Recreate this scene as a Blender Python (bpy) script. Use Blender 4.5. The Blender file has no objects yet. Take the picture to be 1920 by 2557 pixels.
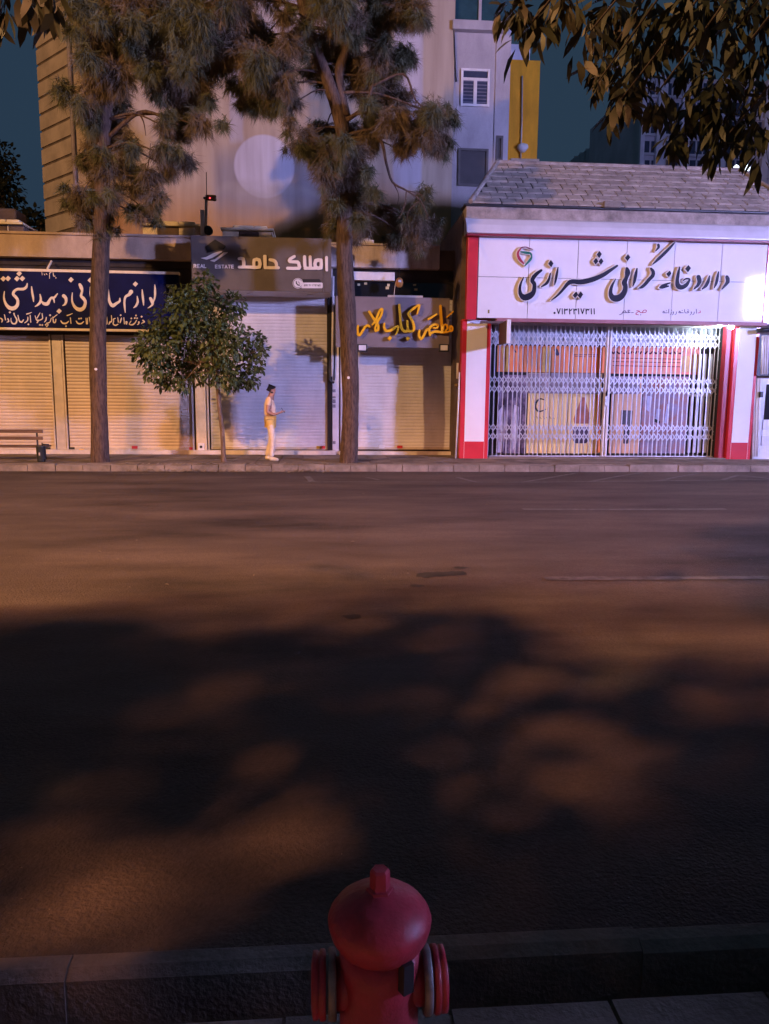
import bpy, bmesh, math, random
import numpy as np
from mathutils import Vector, Matrix
from mathutils.geometry import tessellate_polygon
random.seed(7); RNG = np.random.default_rng(7)
SC = bpy.context.scene
COL = SC.collection
R = math.radians

# ------------------------------------------------------------------ camera
FL = 1920.0                      # focal length in photograph pixels (1920 wide)
CAMZ = 1.58
YAW, PITCH, ROLL = R(4.5), R(8.5), R(0.5)
fw = Vector((math.sin(YAW) * math.cos(PITCH), math.cos(YAW) * math.cos(PITCH), -math.sin(PITCH)))
rt0 = Vector((math.cos(YAW), -math.sin(YAW), 0)); up0 = rt0.cross(fw)
rt = rt0 * math.cos(ROLL) + up0 * math.sin(ROLL)
up = up0 * math.cos(ROLL) - rt0 * math.sin(ROLL)
EYE = Vector((0, 0, CAMZ))
cam = bpy.data.cameras.new('camera'); camo = bpy.data.objects.new('camera', cam); COL.objects.link(camo)
cam.sensor_fit = 'HORIZONTAL'; cam.sensor_width = 36; cam.lens = 36 * FL / 1920
cam.clip_start = 0.05; cam.clip_end = 1000
m = Matrix((rt, up, -fw)).transposed().to_4x4(); m.translation = EYE
camo.matrix_world = m
SC.camera = camo

# ------------------------------------------------------------------ world, night sky
W = bpy.data.worlds.new('World'); SC.world = W; W.use_nodes = True
nt = W.node_tree; nt.nodes.clear()
sky = nt.nodes.new('ShaderNodeTexSky'); sky.sky_type = 'NISHITA'; sky.sun_disc = False
sky.sun_elevation = R(-4); sky.sun_rotation = R(200)
mx = nt.nodes.new('ShaderNodeMixRGB'); mx.inputs[0].default_value = 0.85
mx.inputs[2].default_value = (0.17, 0.345, 0.60, 1)
bg = nt.nodes.new('ShaderNodeBackground'); bg.inputs[1].default_value = 0.14
ow = nt.nodes.new('ShaderNodeOutputWorld')
nt.links.new(sky.outputs[0], mx.inputs[1]); nt.links.new(mx.outputs[0], bg.inputs[0]); nt.links.new(bg.outputs[0], ow.inputs[0])

# ------------------------------------------------------------------ street lighting (lamp posts outside the frame are built further down)
LAMP_A = (-12.6, 1.0, 10.0); A_WATT = 14000; A_COL = (1.0, 0.515, 0.21)
LAMP_B = (-5.0, -4.0, 11.5);  B_WATT = 14500;  B_COL = (1.0, 0.39, 0.17)
LAMP_C = (21.5, -1.5, 6.6); C_STR = 1500;     C_COL = (0.40, 0.41, 1.0)

SC.view_settings.view_transform = 'Standard'; SC.view_settings.look = 'None'
SC.view_settings.exposure = 0.0; SC.view_settings.gamma = 1.0
SC.cycles.use_denoising = True
SC.cycles.max_bounces = 6; SC.cycles.sample_clamp_indirect = 3.0
SC.cycles.transparent_max_bounces = 8

# ------------------------------------------------------------------ helpers
def ray(px, py):
    return fw * FL + rt * (px - 960) + up * (1278.5 - py)
def P(px, py, Y):
    d = ray(px, py); return EYE + d * (Y / d.y)
def G(px, py, Z=0.0):
    d = ray(px, py); return EYE + d * ((Z - CAMZ) / d.z)
def rect(px0, py0, px1, py1, Y):
    cx, cy = (px0 + px1) / 2, (py0 + py1) / 2
    return (P(px0, cy, Y).x, P(px1, cy, Y).x, P(cx, py1, Y).z, P(cx, py0, Y).z)   # x0 x1 z0 z1

MATS = {}
def mat(name, col, rough=0.7, var=0.12, scale=3.0, bump=0.0, bscale=40.0, metal=0.0, spec=0.4, stretch=(1, 1, 1), col2=None, thr=(0.4, 0.7), emit=None, trans=0.0, fine=0.0):
    if name in MATS: return MATS[name]
    M = bpy.data.materials.new(name); M.use_nodes = True; t = M.node_tree
    b = t.nodes['Principled BSDF']
    b.inputs['Roughness'].default_value = rough; b.inputs['Metallic'].default_value = metal
    b.inputs['Specular IOR Level'].default_value = spec
    if emit:
        b.inputs['Emission Color'].default_value = (*emit[0], 1); b.inputs['Emission Strength'].default_value = emit[1]
    geo = t.nodes.new('ShaderNodeNewGeometry'); mp = t.nodes.new('ShaderNodeMapping')
    mp.inputs['Scale'].default_value = stretch
    t.links.new(geo.outputs['Position'], mp.inputs['Vector'])
    n = t.nodes.new('ShaderNodeTexNoise'); n.inputs['Scale'].default_value = scale; n.inputs['Detail'].default_value = 6; n.inputs['Roughness'].default_value = 0.62
    t.links.new(mp.outputs[0], n.inputs['Vector'])
    cr = t.nodes.new('ShaderNodeValToRGB')
    c2 = col2 or tuple(c * (1 - 2.2 * var) for c in col)
    c1 = col if col2 else tuple(min(1, c * (1 + var)) for c in col)
    cr.color_ramp.elements[0].position = 1 - thr[1]; cr.color_ramp.elements[0].color = (*c2, 1)
    cr.color_ramp.elements[1].position = 1 - thr[0] + 0.05; cr.color_ramp.elements[1].color = (*c1, 1)
    t.links.new(n.outputs['Fac'], cr.inputs[0])
    out = cr.outputs[0]
    if fine > 0:
        n3 = t.nodes.new('ShaderNodeTexNoise'); n3.inputs['Scale'].default_value = 38; n3.inputs['Detail'].default_value = 5; n3.inputs['Roughness'].default_value = .8
        t.links.new(geo.outputs['Position'], n3.inputs['Vector'])
        mm = t.nodes.new('ShaderNodeMixRGB'); mm.blend_type = 'OVERLAY'; mm.inputs[0].default_value = fine
        t.links.new(out, mm.inputs[1]); t.links.new(n3.outputs['Fac'], mm.inputs[2]); out = mm.outputs[0]
    t.links.new(out, b.inputs['Base Color'])
    if bump > 0:
        n2 = t.nodes.new('ShaderNodeTexNoise'); n2.inputs['Scale'].default_value = bscale; n2.inputs['Detail'].default_value = 5
        t.links.new((geo.outputs['Position'] if name == 'asphalt' else mp.outputs[0]), n2.inputs['Vector'])
        bp = t.nodes.new('ShaderNodeBump'); bp.inputs['Strength'].default_value = bump; bp.inputs['Distance'].default_value = 0.02
        t.links.new(n2.outputs['Fac'], bp.inputs['Height']); t.links.new(bp.outputs[0], b.inputs['Normal'])
    if trans > 0:
        b.inputs['Transmission Weight'].default_value = trans; b.inputs['IOR'].default_value = 1.1
    MATS[name] = M
    return M

class MB:
    def __init__(s): s.v = []; s.f = []
    def poly(s, pts):
        n = len(s.v); s.v += [tuple(p) for p in pts]; s.f.append(tuple(range(n, n + len(pts)))); return s
    def box(s, x0, x1, y0, y1, z0, z1):
        n = len(s.v)
        s.v += [(x0, y0, z0), (x1, y0, z0), (x1, y1, z0), (x0, y1, z0), (x0, y0, z1), (x1, y0, z1), (x1, y1, z1), (x0, y1, z1)]
        s.f += [tuple(n + i for i in q) for q in ((0, 3, 2, 1), (4, 5, 6, 7), (0, 1, 5, 4), (1, 2, 6, 5), (2, 3, 7, 6), (3, 0, 4, 7))]; return s
    def prism(s, prof, x0, x1):          # profile of (y,z) swept along x
        n = len(s.v); k = len(prof)
        s.v += [(x0, y, z) for y, z in prof] + [(x1, y, z) for y, z in prof]
        for i in range(k):
            j = (i + 1) % k; s.f.append((n + i, n + k + i, n + k + j, n + j))
        s.f.append(tuple(n + i for i in range(k))); s.f.append(tuple(n + k + i for i in reversed(range(k)))); return s
    def tube(s, pts, rad, k=8, caps=True):
        pts = [Vector(p) for p in pts]; n0 = len(s.v)
        if not hasattr(rad, '__len__'): rad = [rad] * len(pts)
        ref = None
        for i, p in enumerate(pts):
            d = (pts[min(i + 1, len(pts) - 1)] - pts[max(i - 1, 0)]).normalized()
            if ref is None: ref = d.orthogonal().normalized()
            a = (ref - d * ref.dot(d)).normalized(); b = d.cross(a); ref = a
            for j in range(k):
                t = 2 * math.pi * j / k; s.v.append(tuple(p + (a * math.cos(t) + b * math.sin(t)) * rad[i]))
        for i in range(len(pts) - 1):
            for j in range(k):
                a = n0 + i * k + j; b = n0 + i * k + (j + 1) % k; s.f.append((a, b, b + k, a + k))
        if caps:
            s.f.append(tuple(n0 + j for j in reversed(range(k)))); s.f.append(tuple(n0 + (len(pts) - 1) * k + j for j in range(k)))
        return s
    def lathe(s, prof, c=(0, 0, 0), k=32, axis='z'):
        n0 = len(s.v)
        for r, h in prof:
            for j in range(k):
                t = 2 * math.pi * j / k
                if axis == 'z': s.v.append((c[0] + r * math.cos(t), c[1] + r * math.sin(t), c[2] + h))
                elif axis == 'x': s.v.append((c[0] + h, c[1] + r * math.cos(t), c[2] + r * math.sin(t)))
                else: s.v.append((c[0] + r * math.cos(t), c[1] + h, c[2] + r * math.sin(t)))
        for i in range(len(prof) - 1):
            for j in range(k):
                a = n0 + i * k + j; b = n0 + i * k + (j + 1) % k; s.f.append((a, b, b + k, a + k))
        s.f.append(tuple(n0 + j for j in reversed(range(k)))); s.f.append(tuple(n0 + (len(prof) - 1) * k + j for j in range(k)))
        return s
    def mesh(s, name, m, smooth=False):
        me = bpy.data.meshes.new(name); me.from_pydata(s.v, [], s.f)
        bm = bmesh.new(); bm.from_mesh(me); bmesh.ops.recalc_face_normals(bm, faces=bm.faces); bm.to_mesh(me); bm.free()
        if m: me.materials.append(m)
        if smooth:
            for p in me.polygons: p.use_smooth = True
        return me
    def build(s, name, m, parent=None, smooth=False, bevel=0):
        o = bpy.data.objects.new(name, s.mesh(name, m, smooth)); COL.objects.link(o)
        if parent: o.parent = parent
        if bevel:
            b = o.modifiers.new('bevel', 'BEVEL'); b.width = bevel; b.segments = 2; b.limit_method = 'ANGLE'
        return o
def put(name, me, parent=None, loc=(0, 0, 0)):
    o = bpy.data.objects.new(name, me); COL.objects.link(o); o.location = loc
    if parent: o.parent = parent
    return o
def thing(name, label, cat, group=None, loc=(0, 0, 0)):
    o = bpy.data.objects.new(name, None); COL.objects.link(o); o.location = loc; o.empty_display_size = 0.1
    o['label'] = label; o['category'] = cat
    if group: o['group'] = group
    return o
def tag(o, label, cat, group=None):
    o['label'] = label; o['category'] = cat
    if group: o['group'] = group
    return o
def struct(o): o['kind'] = 'structure'; return o
def fastmesh(name, V, F, m):
    """V (n,3) array, F (k,3) triangles"""
    me = bpy.data.meshes.new(name); V = np.asarray(V, np.float32); F = np.asarray(F, np.int32)
    me.vertices.add(len(V)); me.vertices.foreach_set('co', V.ravel())
    me.loops.add(F.size); me.loops.foreach_set('vertex_index', F.ravel())
    me.polygons.add(len(F)); me.polygons.foreach_set('loop_start', np.arange(len(F), dtype=np.int32) * F.shape[1])
    me.polygons.foreach_set('loop_total', np.full(len(F), F.shape[1], np.int32))
    me.update(calc_edges=True); me.validate()
    if m: me.materials.append(m)
    return me

# ------------------------------------------------------------------ lettering: pen strokes -> distance field -> outlines -> solid letters
def smooth_stroke(st, sub=4):
    pts = np.array(st, float)
    if len(pts) < 3: return pts
    out = []
    for i in range(len(pts) - 1):
        p0, p1, p2, p3 = pts[max(i - 1, 0)], pts[i], pts[i + 1], pts[min(i + 2, len(pts) - 1)]
        for k in range(sub):
            t = k / sub
            out.append(0.5 * (2 * p1 + (p2 - p0) * t + (2 * p0 - 5 * p1 + 4 * p2 - p3) * t * t + (3 * p1 - p0 - 3 * p2 + p3) * t ** 3))
    out.append(pts[-1]); return np.array(out)
def field(strokes, polys, step, pad, sub=4):
    allp = [smooth_stroke(s, sub) for s in strokes]
    xs = [p[:, 0] for p in allp] + [np.array(q, float)[:, 0] for q in polys]
    ys = [p[:, 1] for p in allp] + [np.array(q, float)[:, 1] for q in polys]
    x0 = min(a.min() for a in xs) - pad; x1 = max(a.max() for a in xs) + pad
    y0 = min(a.min() for a in ys) - pad; y1 = max(a.max() for a in ys) + pad
    nx = int((x1 - x0) / step) + 2; ny = int((y1 - y0) / step) + 2
    D = np.full((ny, nx), 1e3)
    gx = x0 + np.arange(nx) * step; gy = y0 + np.arange(ny) * step
    def win(ax0, ax1, ay0, ay1):
        i0 = max(int((ax0 - x0) / step) - 1, 0); i1 = min(int((ax1 - x0) / step) + 2, nx)
        j0 = max(int((ay0 - y0) / step) - 1, 0); j1 = min(int((ay1 - y0) / step) + 2, ny)
        return i0, i1, j0, j1
    for p in allp:
        for a, b in zip(p[:-1], p[1:]):
            w = max(a[2], b[2]) / 2 + pad * 0.8
            i0, i1, j0, j1 = win(min(a[0], b[0]) - w, max(a[0], b[0]) + w, min(a[1], b[1]) - w, max(a[1], b[1]) + w)
            X, Y = np.meshgrid(gx[i0:i1], gy[j0:j1]); d = b[:2] - a[:2]; L = d @ d + 1e-9
            t = np.clip(((X - a[0]) * d[0] + (Y - a[1]) * d[1]) / L, 0, 1)
            dist = np.hypot(X - a[0] - t * d[0], Y - a[1] - t * d[1]) - (a[2] + (b[2] - a[2]) * t) / 2
            D[j0:j1, i0:i1] = np.minimum(D[j0:j1, i0:i1], dist)
    for q in polys:
        q = np.array(q, float)
        i0, i1, j0, j1 = win(q[:, 0].min() - pad, q[:, 0].max() + pad, q[:, 1].min() - pad, q[:, 1].max() + pad)
        X, Y = np.meshgrid(gx[i0:i1], gy[j0:j1]); ins = np.zeros(X.shape, bool); dd = np.full(X.shape, 1e3)
        for k in range(len(q)):
            a, b = q[k], q[(k + 1) % len(q)]; d = b - a; L = d @ d + 1e-9
            t = np.clip(((X - a[0]) * d[0] + (Y - a[1]) * d[1]) / L, 0, 1)
            dd = np.minimum(dd, np.hypot(X - a[0] - t * d[0], Y - a[1] - t * d[1]))
            c = ((a[1] > Y) != (b[1] > Y)) & (X < (b[0] - a[0]) * (Y - a[1]) / (b[1] - a[1] + 1e-9) + a[0]); ins ^= c
        D[j0:j1, i0:i1] = np.minimum(D[j0:j1, i0:i1], np.where(ins, -dd, dd))
    return D, x0, y0, step
def contours(D, x0, y0, step, level):
    F = D - level; ny, nx = F.shape; F[0, :] = F[-1, :] = 9; F[:, 0] = F[:, -1] = 9
    ins = F < 0; nxt = {}; pos = {}
    def ep(e):
        if e in pos: return
        k, j, i = e
        if k == 0: a, b = F[j, i], F[j, i + 1]; pos[e] = (x0 + (i + a / (a - b)) * step, y0 + j * step)
        else: a, b = F[j, i], F[j + 1, i]; pos[e] = (x0 + i * step, y0 + (j + a / (a - b)) * step)
    code = ins[:-1, :-1] * 1 + ins[:-1, 1:] * 2 + ins[1:, 1:] * 4 + ins[1:, :-1] * 8
    T = {1: [(3, 0)], 2: [(0, 1)], 3: [(3, 1)], 4: [(1, 2)], 5: [(3, 0), (1, 2)], 6: [(0, 2)], 7: [(3, 2)], 8: [(2, 3)], 9: [(2, 0)], 10: [(0, 1), (2, 3)], 11: [(2, 1)], 12: [(1, 3)], 13: [(1, 0)], 14: [(0, 3)]}
    for j, i in zip(*np.nonzero((code > 0) & (code < 15))):
        E = [(0, j, i), (1, j, i + 1), (0, j + 1, i), (1, j, i)]
        for a, b in T[int(code[j, i])]:
            ep(E[a]); ep(E[b]); nxt[E[a]] = E[b]
    loops = []
    while nxt:
        s = next(iter(nxt)); L = []; e = s
        while e in nxt: L.append(pos[e]); e = nxt.pop(e)
        if len(L) > 5: loops.append(np.array(L))
    return loops
def simplify(L, tol):
    def dp(a):
        if len(a) < 3: return a
        d = a[-1] - a[0]; n = np.hypot(*d) + 1e-9
        q = np.abs((a[:, 0] - a[0, 0]) * d[1] - (a[:, 1] - a[0, 1]) * d[0]) / n
        k = int(q.argmax())
        if q[k] < tol: return np.array([a[0], a[-1]])
        return np.vstack([dp(a[:k + 1])[:-1], dp(a[k:])])
    h = len(L) // 2
    return np.vstack([dp(L[:h + 1])[:-1], dp(np.vstack([L[h:], L[:1]]))[:-1]])
def area(L): return 0.5 * np.sum(L[:, 0] * np.roll(L[:, 1], -1) - np.roll(L[:, 0], -1) * L[:, 1])
def inside(pt, L):
    c = False
    for k in range(len(L)):
        a, b = L[k], L[(k + 1) % len(L)]
        if (a[1] > pt[1]) != (b[1] > pt[1]) and pt[0] < (b[0] - a[0]) * (pt[1] - a[1]) / (b[1] - a[1]) + a[0]: c = not c
    return c
def letters(parent, name, m, strokes, polys, org, s, Yf, depth, step=4, off=0.0, tol=0.9, sub=4):
    """solid letters: outlines in traced units, laid on the sign plane Yf, running back by depth"""
    D, x0, y0, st = field(strokes, polys, step, pad=abs(off) + 4 * step, sub=sub)
    loops = [simplify(L, tol) for L in contours(D, x0, y0, st, off)]
    loops = [L for L in loops if len(L) >= 3 and abs(area(L)) > step * step * 3]
    outs = [L for L in loops if area(L) < 0]; holes = [L for L in loops if area(L) >= 0]
    res = []
    for L in outs:
        hs = [h for h in holes if inside(h[0], L)]
        rings = [L] + hs; mb = MB(); flat = [p for r_ in rings for p in r_]
        fr = [P(org[0] + p[0] / s, org[1] + p[1] / s, Yf) for p in flat]; n = len(flat)
        mb.v = [(p.x, Yf, p.z) for p in fr] + [(p.x, Yf + depth, p.z) for p in fr]
        tri = tessellate_polygon([[Vector((p[0], p[1], 0)) for p in r_] for r_ in rings])
        mb.f += [tuple(t) for t in tri] + [tuple(n + i for i in reversed(t)) for t in tri]
        k = 0
        for r_ in rings:
            for i in range(len(r_)):
                a = k + i; b = k + (i + 1) % len(r_); mb.f.append((a, b, b + n, a + n))
            k += len(r_)
        res.append(mb.build(name, m, parent))
    return res
def dia(x, y, rx, ry=None, sk=0):
    ry = ry or rx; return [(x + sk, y - ry), (x + rx, y - ry * 0.1), (x - sk, y + ry), (x - rx, y + ry * 0.05)]
def disc(x, y, r, k=28): return [(x + r * math.cos(2 * math.pi * i / k), y + r * math.sin(2 * math.pi * i / k)) for i in range(k)]

# ------------------------------------------------------------------ key planes (metres from the camera)
F = 19.7          # shutters of the left row of shops
PF = 18.2         # front of the pharmacy
ZP = 0.13         # pavement height
KERB = 16.5
WALLY = 25.0      # painted rear wall

# ------------------------------------------------------------------ ground, road, pavements
M_asph = mat('asphalt', (0.090, 0.070, 0.061), rough=0.72, var=0.30, scale=0.9, bump=0.8, bscale=70, spec=0.3, fine=0.75, stretch=(0.35, 1.0, 1))
M_pave = mat('concrete_paving', (0.20, 0.17, 0.14), rough=0.85, var=0.2, scale=1.6, bump=0.4, bscale=60, fine=0.3)
M_kerb = mat('kerb_concrete', (0.22, 0.188, 0.155), rough=0.85, var=0.22, scale=2.5, bump=0.5, bscale=45, fine=0.3)
M_line = mat('worn_road_paint', (0.16, 0.15, 0.145), rough=0.75, scale=9, col2=(0.068, 0.060, 0.056), thr=(0.40, 0.66), fine=0.3)
M_dirt = mat('dirt', (0.07, 0.05, 0.035), rough=0.95, var=0.25, scale=12, bump=0.6, bscale=60)
gnd = MB().poly([(-250, -60, -0.3), (250, -60, -0.3), (250, 320, -0.3), (-250, 320, -0.3)]).build('ground', M_dirt); struct(gnd)
# road as a lightly uneven sheet
nk1 = G(1443, 2263, .1).y; nk0 = G(1443, 2324, .1).y; pv = G(1000, 2528, .1).y
nx, ny = 160, 36
V = []; Q = []
for j in range(ny + 1):
    for i in range(nx + 1):
        x = -80 + 160 * i / nx; y = nk1 + (KERB - nk1) * j / ny
        z = 0.012 * math.sin(x * 0.7 + y) * math.sin(y * 0.9 + 1) + 0.03 * math.sin(math.pi * j / ny) - 0.012
        V.append((x, y, z))
for j in range(ny):
    for i in range(nx):
        a = j * (nx + 1) + i; Q.append((a, a + 1, a + nx + 2, a + nx + 1))
def roadz(x, y):
    j = (y - 2.2) / (KERB - 2.2); return 0.012 * math.sin(x * 0.7 + y) * math.sin(y * 0.9 + 1) + 0.03 * math.sin(math.pi * j) - 0.012
me = bpy.data.meshes.new('road'); me.from_pydata(V, [], Q); me.materials.append(M_asph)
for p in me.polygons: p.use_smooth = True
road = put('road', me); struct(road)
def marking(pts_px, w):
    pts = [G(*p) for p in pts_px]; a, b = pts; d = (b - a); n = max(2, int(d.length / 0.6)); nn = Vector((-d.y, d.x, 0)).normalized() * w / 2
    mb = MB()
    for i in range(n):
        q = []
        for t, s_ in ((i / n, -1), ((i + 1) / n, -1), ((i + 1) / n, 1), (i / n, 1)):
            p = a + d * t + nn * s_; q.append((p.x, p.y, roadz(p.x, p.y) + 0.006))
        mb.poly(q)
    mb.build('road_marking', M_line, road)
marking([(1305, 1275), (1812, 1273)], 0.12)
marking([(1360, 1451), (1990, 1447)], 0.13)
marking([(760, 1206), (1990, 1200)], 0.10)
marking([(766, 1190), (780, 1206)], 0.12)
marking([(915, 1192), (948, 1200)], 0.10)
for q in ([(1140, 1190), (1192, 1205)], [(1300, 1204), (1435, 1182)], [(1470, 1203), (1600, 1180)], [(1648, 1201), (1746, 1181)], [(1803, 1200), (1845, 1186)], [(1845, 1186), (1930, 1198)]):
    marking(q, 0.10)
M_tar = mat('tar_patch', (0.026, 0.023, 0.022), rough=0.7, var=0.2, scale=6)
def patch(cx, cy, rx, ry, name, m, zoff, parent, zf=roadz, k=22):
    c = G(cx, cy); mb = MB(); pts = []
    for i in range(k):
        t = 2 * math.pi * i / k; q = 0.7 + 0.5 * random.random()
        x = c.x + rx * q * math.cos(t); y = c.y + ry * q * math.sin(t); pts.append((x, y, zf(x, y) + zoff))
    mb.poly(pts).build(name, m, parent)
for cx, cy, rx, ry in ((1060, 1442, 0.09, 0.1), (1090, 1440, 0.16, 0.09), (1135, 1438, 0.12, 0.08), (1040, 1468, 0.06, 0.05), (880, 1545, 0.07, 0.06), (1150, 1425, 0.07, 0.05)):
    patch(cx, cy, rx, ry, 'tar_spot', M_tar, 0.005, road)

fp = MB().box(-80, 80, KERB + 0.16, 30, -0.2, ZP).build('far_pavement', M_pave); struct(fp)
# paving slabs of the far pavement that can be told apart
slab_m = [mat('paving_slab', (0.19, 0.16, 0.13), rough=0.85, var=0.25, scale=2.2, bump=0.4, bscale=50, fine=0.3),
          mat('paving_slab_dark', (0.15, 0.125, 0.105), rough=0.85, var=0.25, scale=2.2, bump=0.4, bscale=50, fine=0.3)]
sl = [MB().box(0.006, 0.494, 0.006, 0.494, 0, 0.014).mesh('slab', q) for q in slab_m]
for i in range(-15, 26):
    for j in range(6):
        y = KERB + 0.17 + j * 0.5
        if y + 0.5 > (PF + 0.1 if i * 0.5 > 3.6 else F - 0.2): continue
        o = put('slab', random.choice(sl), fp, (i * 0.5, y, ZP - 0.003 + random.random() * 0.005))
ks = [MB().box(0.006, 0.55, 0, 0.165, -0.2, ZP + 0.01 - 0.012 * k).mesh('kerb_stone', M_kerb) for k in range(3)]
for i in range(-36, 40):
    o = put('kerb_stone', random.choice(ks), fp, (i * 0.56, KERB - 0.01 + random.uniform(-.012, .012), 0)); o.rotation_euler = (0, random.uniform(-.006, .006), random.uniform(-.012, .012))
# broken kerb rubble and gravel drifted along the kerb by the small tree
rub = MB()
for k in range(260):
    x = random.uniform(P(300, 1170, KERB).x, P(830, 1170, KERB).x); y = KERB + random.gauss(-.05, .14); r_ = random.uniform(.008, .035)
    z = (ZP if y > KERB else 0) + r_ * .3
    rub.poly([(x - r_, y - r_, z), (x + r_, y - r_ * .6, z + r_ * .3), (x + r_ * .8, y + r_, z + r_), (x - r_ * .7, y + r_ * .8, z + r_ * .6)])
o = rub.build('rubble', M_kerb); o['kind'] = 'stuff'; o['label'] = 'broken kerb rubble and grit along the far kerb'

lit = MB()
for k in range(420):
    x = random.uniform(-9, 9); y = random.choice((random.uniform(nk1, KERB - .1), random.uniform(KERB - .7, KERB - .05), random.uniform(nk1, nk1 + .5))); r_ = random.uniform(.006, .022) if y > 6 else random.uniform(.002, .005)
    z = roadz(x, y) + .004; a_ = random.uniform(0, 6.28); ca, sa = math.cos(a_) * r_, math.sin(a_) * r_
    lit.poly([(x - ca, y - sa, z), (x + sa * .5, y - ca * .5, z + r_ * .35), (x + ca, y + sa, z + r_ * .1), (x - sa * .5, y + ca * .5, z + r_ * .4)])
o = lit.build('road_grit', mat('pale_grit', (.26, .22, .18), rough=.9, var=.3, scale=20)); o['kind'] = 'stuff'; o['label'] = 'grit and leaf scraps scattered on the roadway'
# near side: kerb, water channel, pavement
M_nk = mat('near_kerb_concrete', (0.22, 0.18, 0.155), rough=0.85, var=0.2, scale=3.5, bump=0.5, bscale=50, fine=0.3)
nker = MB().box(-40, 40, nk0 + 0.005, nk1 - 0.005, -0.35, 0.015).build('near_kerb', M_nk); struct(nker)
kb = MB().prism([(nk0, -.3), (nk1, -.3), (nk1, .02), (nk1 - .03, .042), (nk0 + .03, .04), (nk0, .02)], 0.001, 0.799).mesh('kerb_stone', M_nk)
for i in range(-8, 8):
    o = put('kerb_stone', kb, nker, (i * 0.8 + 0.1, random.uniform(-.006, .006), random.uniform(-.008, .008)))
M_chan = mat('channel_concrete', (0.07, 0.06, 0.055), rough=0.8, var=0.25, scale=5, bump=0.5, bscale=30)
ch = MB().box(-40, 40, pv, nk0 - 0.002, -0.4, -0.27).build('water_channel', M_chan); struct(ch)
npv = MB().box(-40, 40, -12, pv, -0.4, 0.085).build('near_pavement', M_pave); struct(npv)
nsl = MB().box(0.005, 0.395, 0.005, 0.395, 0, 0.03).mesh('slab', slab_m[0])
for i in range(-6, 7):
    for j in range(3):
        put('slab', nsl, npv, (i * 0.4 - 0.1 + (j % 2) * 0.2, pv - (j + 1) * 0.4, 0.075 + random.random() * 0.006))
patch(905, 1165, 0.4, 0.22, 'tree_pit', M_dirt, 0.012, fp, zf=lambda x, y: ZP + .006)
patch(560, 1160, 0.3, 0.16, 'tree_pit', M_dirt, 0.012, fp, zf=lambda x, y: ZP + .006)
patch(250, 1158, 0.32, 0.18, 'tree_pit', M_dirt, 0.012, fp, zf=lambda x, y: ZP + .006)

# ------------------------------------------------------------------ shops: shutters and shells
M_shut = mat('shutter_enamel', (0.52, 0.43, 0.335), rough=0.45, var=0.10, scale=1.4, metal=0.1, stretch=(1, 1, .5), spec=0.5, fine=0.12)
M_shutw = mat('shutter_white_enamel', (0.61, 0.60, 0.61), rough=0.5, var=0.09, scale=1.4, metal=0.05, stretch=(1, 1, .5), spec=0.5, fine=0.12)
M_rail = mat('steel_rail_cream', (0.52, 0.46, 0.38), rough=0.45, var=0.1, scale=4, metal=0.2)
M_dark = mat('dark_recess', (0.035, 0.028, 0.028), rough=0.85, var=0.2, scale=3)
M_brownw = mat('brown_render', (0.12, 0.085, 0.065), rough=0.9, var=0.2, scale=2, bump=0.3)
M_conc = mat('stained_concrete', (0.47, 0.36, 0.26), rough=0.9, col2=(0.24, 0.18, 0.13), scale=2.0, thr=(0.42, 0.8), bump=0.4, bscale=30, stretch=(1, 1, 0.45), fine=0.25)
M_concl = mat('pale_stained_concrete', (0.56, 0.49, 0.44), rough=0.9, col2=(0.26, 0.21, 0.18), scale=2.6, thr=(0.45, 0.8), bump=0.4, bscale=30, stretch=(1.6, 1, 0.35), fine=0.25)
M_marble = mat('marble_threshold', (0.60, 0.55, 0.48), rough=0.4, var=0.12, scale=3, fine=0.2)
M_black = mat('black_steel', (0.02, 0.02, 0.022), rough=0.45, var=0.1)
M_white = mat('white_enamel', (0.70, 0.68, 0.66), rough=0.4, var=0.06, scale=4)
M_red = mat('red_enamel', (0.50, 0.035, 0.04), rough=0.3, var=0.08, scale=3)
M_brass = mat('brass', (0.75, 0.50, 0.05), rough=0.3, metal=0.7, var=0.05)

def shutter(parent, px0, px1, pt, pb, Y, m, n, name='roller_shutter'):
    x0, x1, z0, z1 = rect(px0, pt, px1, pb, Y)
    sh = MB().box(x0, x1, Y + 0.013, Y + 0.05, z0, z1).build(name, m, parent)
    p = (z1 - z0) / n
    prof = [(Y + 0.012, 0.001), (Y + 0.004, 0.04 * p), (Y + 0.0, 0.12 * p), (Y - 0.003, 0.45 * p), (Y - 0.0015, 0.8 * p), (Y + 0.002, 0.96 * p), (Y + 0.012, p - 0.001)]
    me_ = MB().prism(prof, x0 + .004, x1 - .004).mesh('slat', m)
    for i in range(n):
        put('slat', me_, sh, (0, random.uniform(-.0025, .0025), z0 + i * p))
    MB().box(x0, x1, Y - 0.02, Y + 0.03, z0 - 0.012, z0 + 0.05).build('bottom_bar', M_rail, sh, bevel=.004)
    return sh, (x0, x1, z0, z1)
def lockplate(sh, px, py, Y, m=M_red):
    c = P(px, py, Y); MB().box(c.x - .07, c.x + .07, Y - .032, Y - .0085, c.z - .035, c.z + .035).build('lock_plate', m, sh, bevel=.004)

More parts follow.
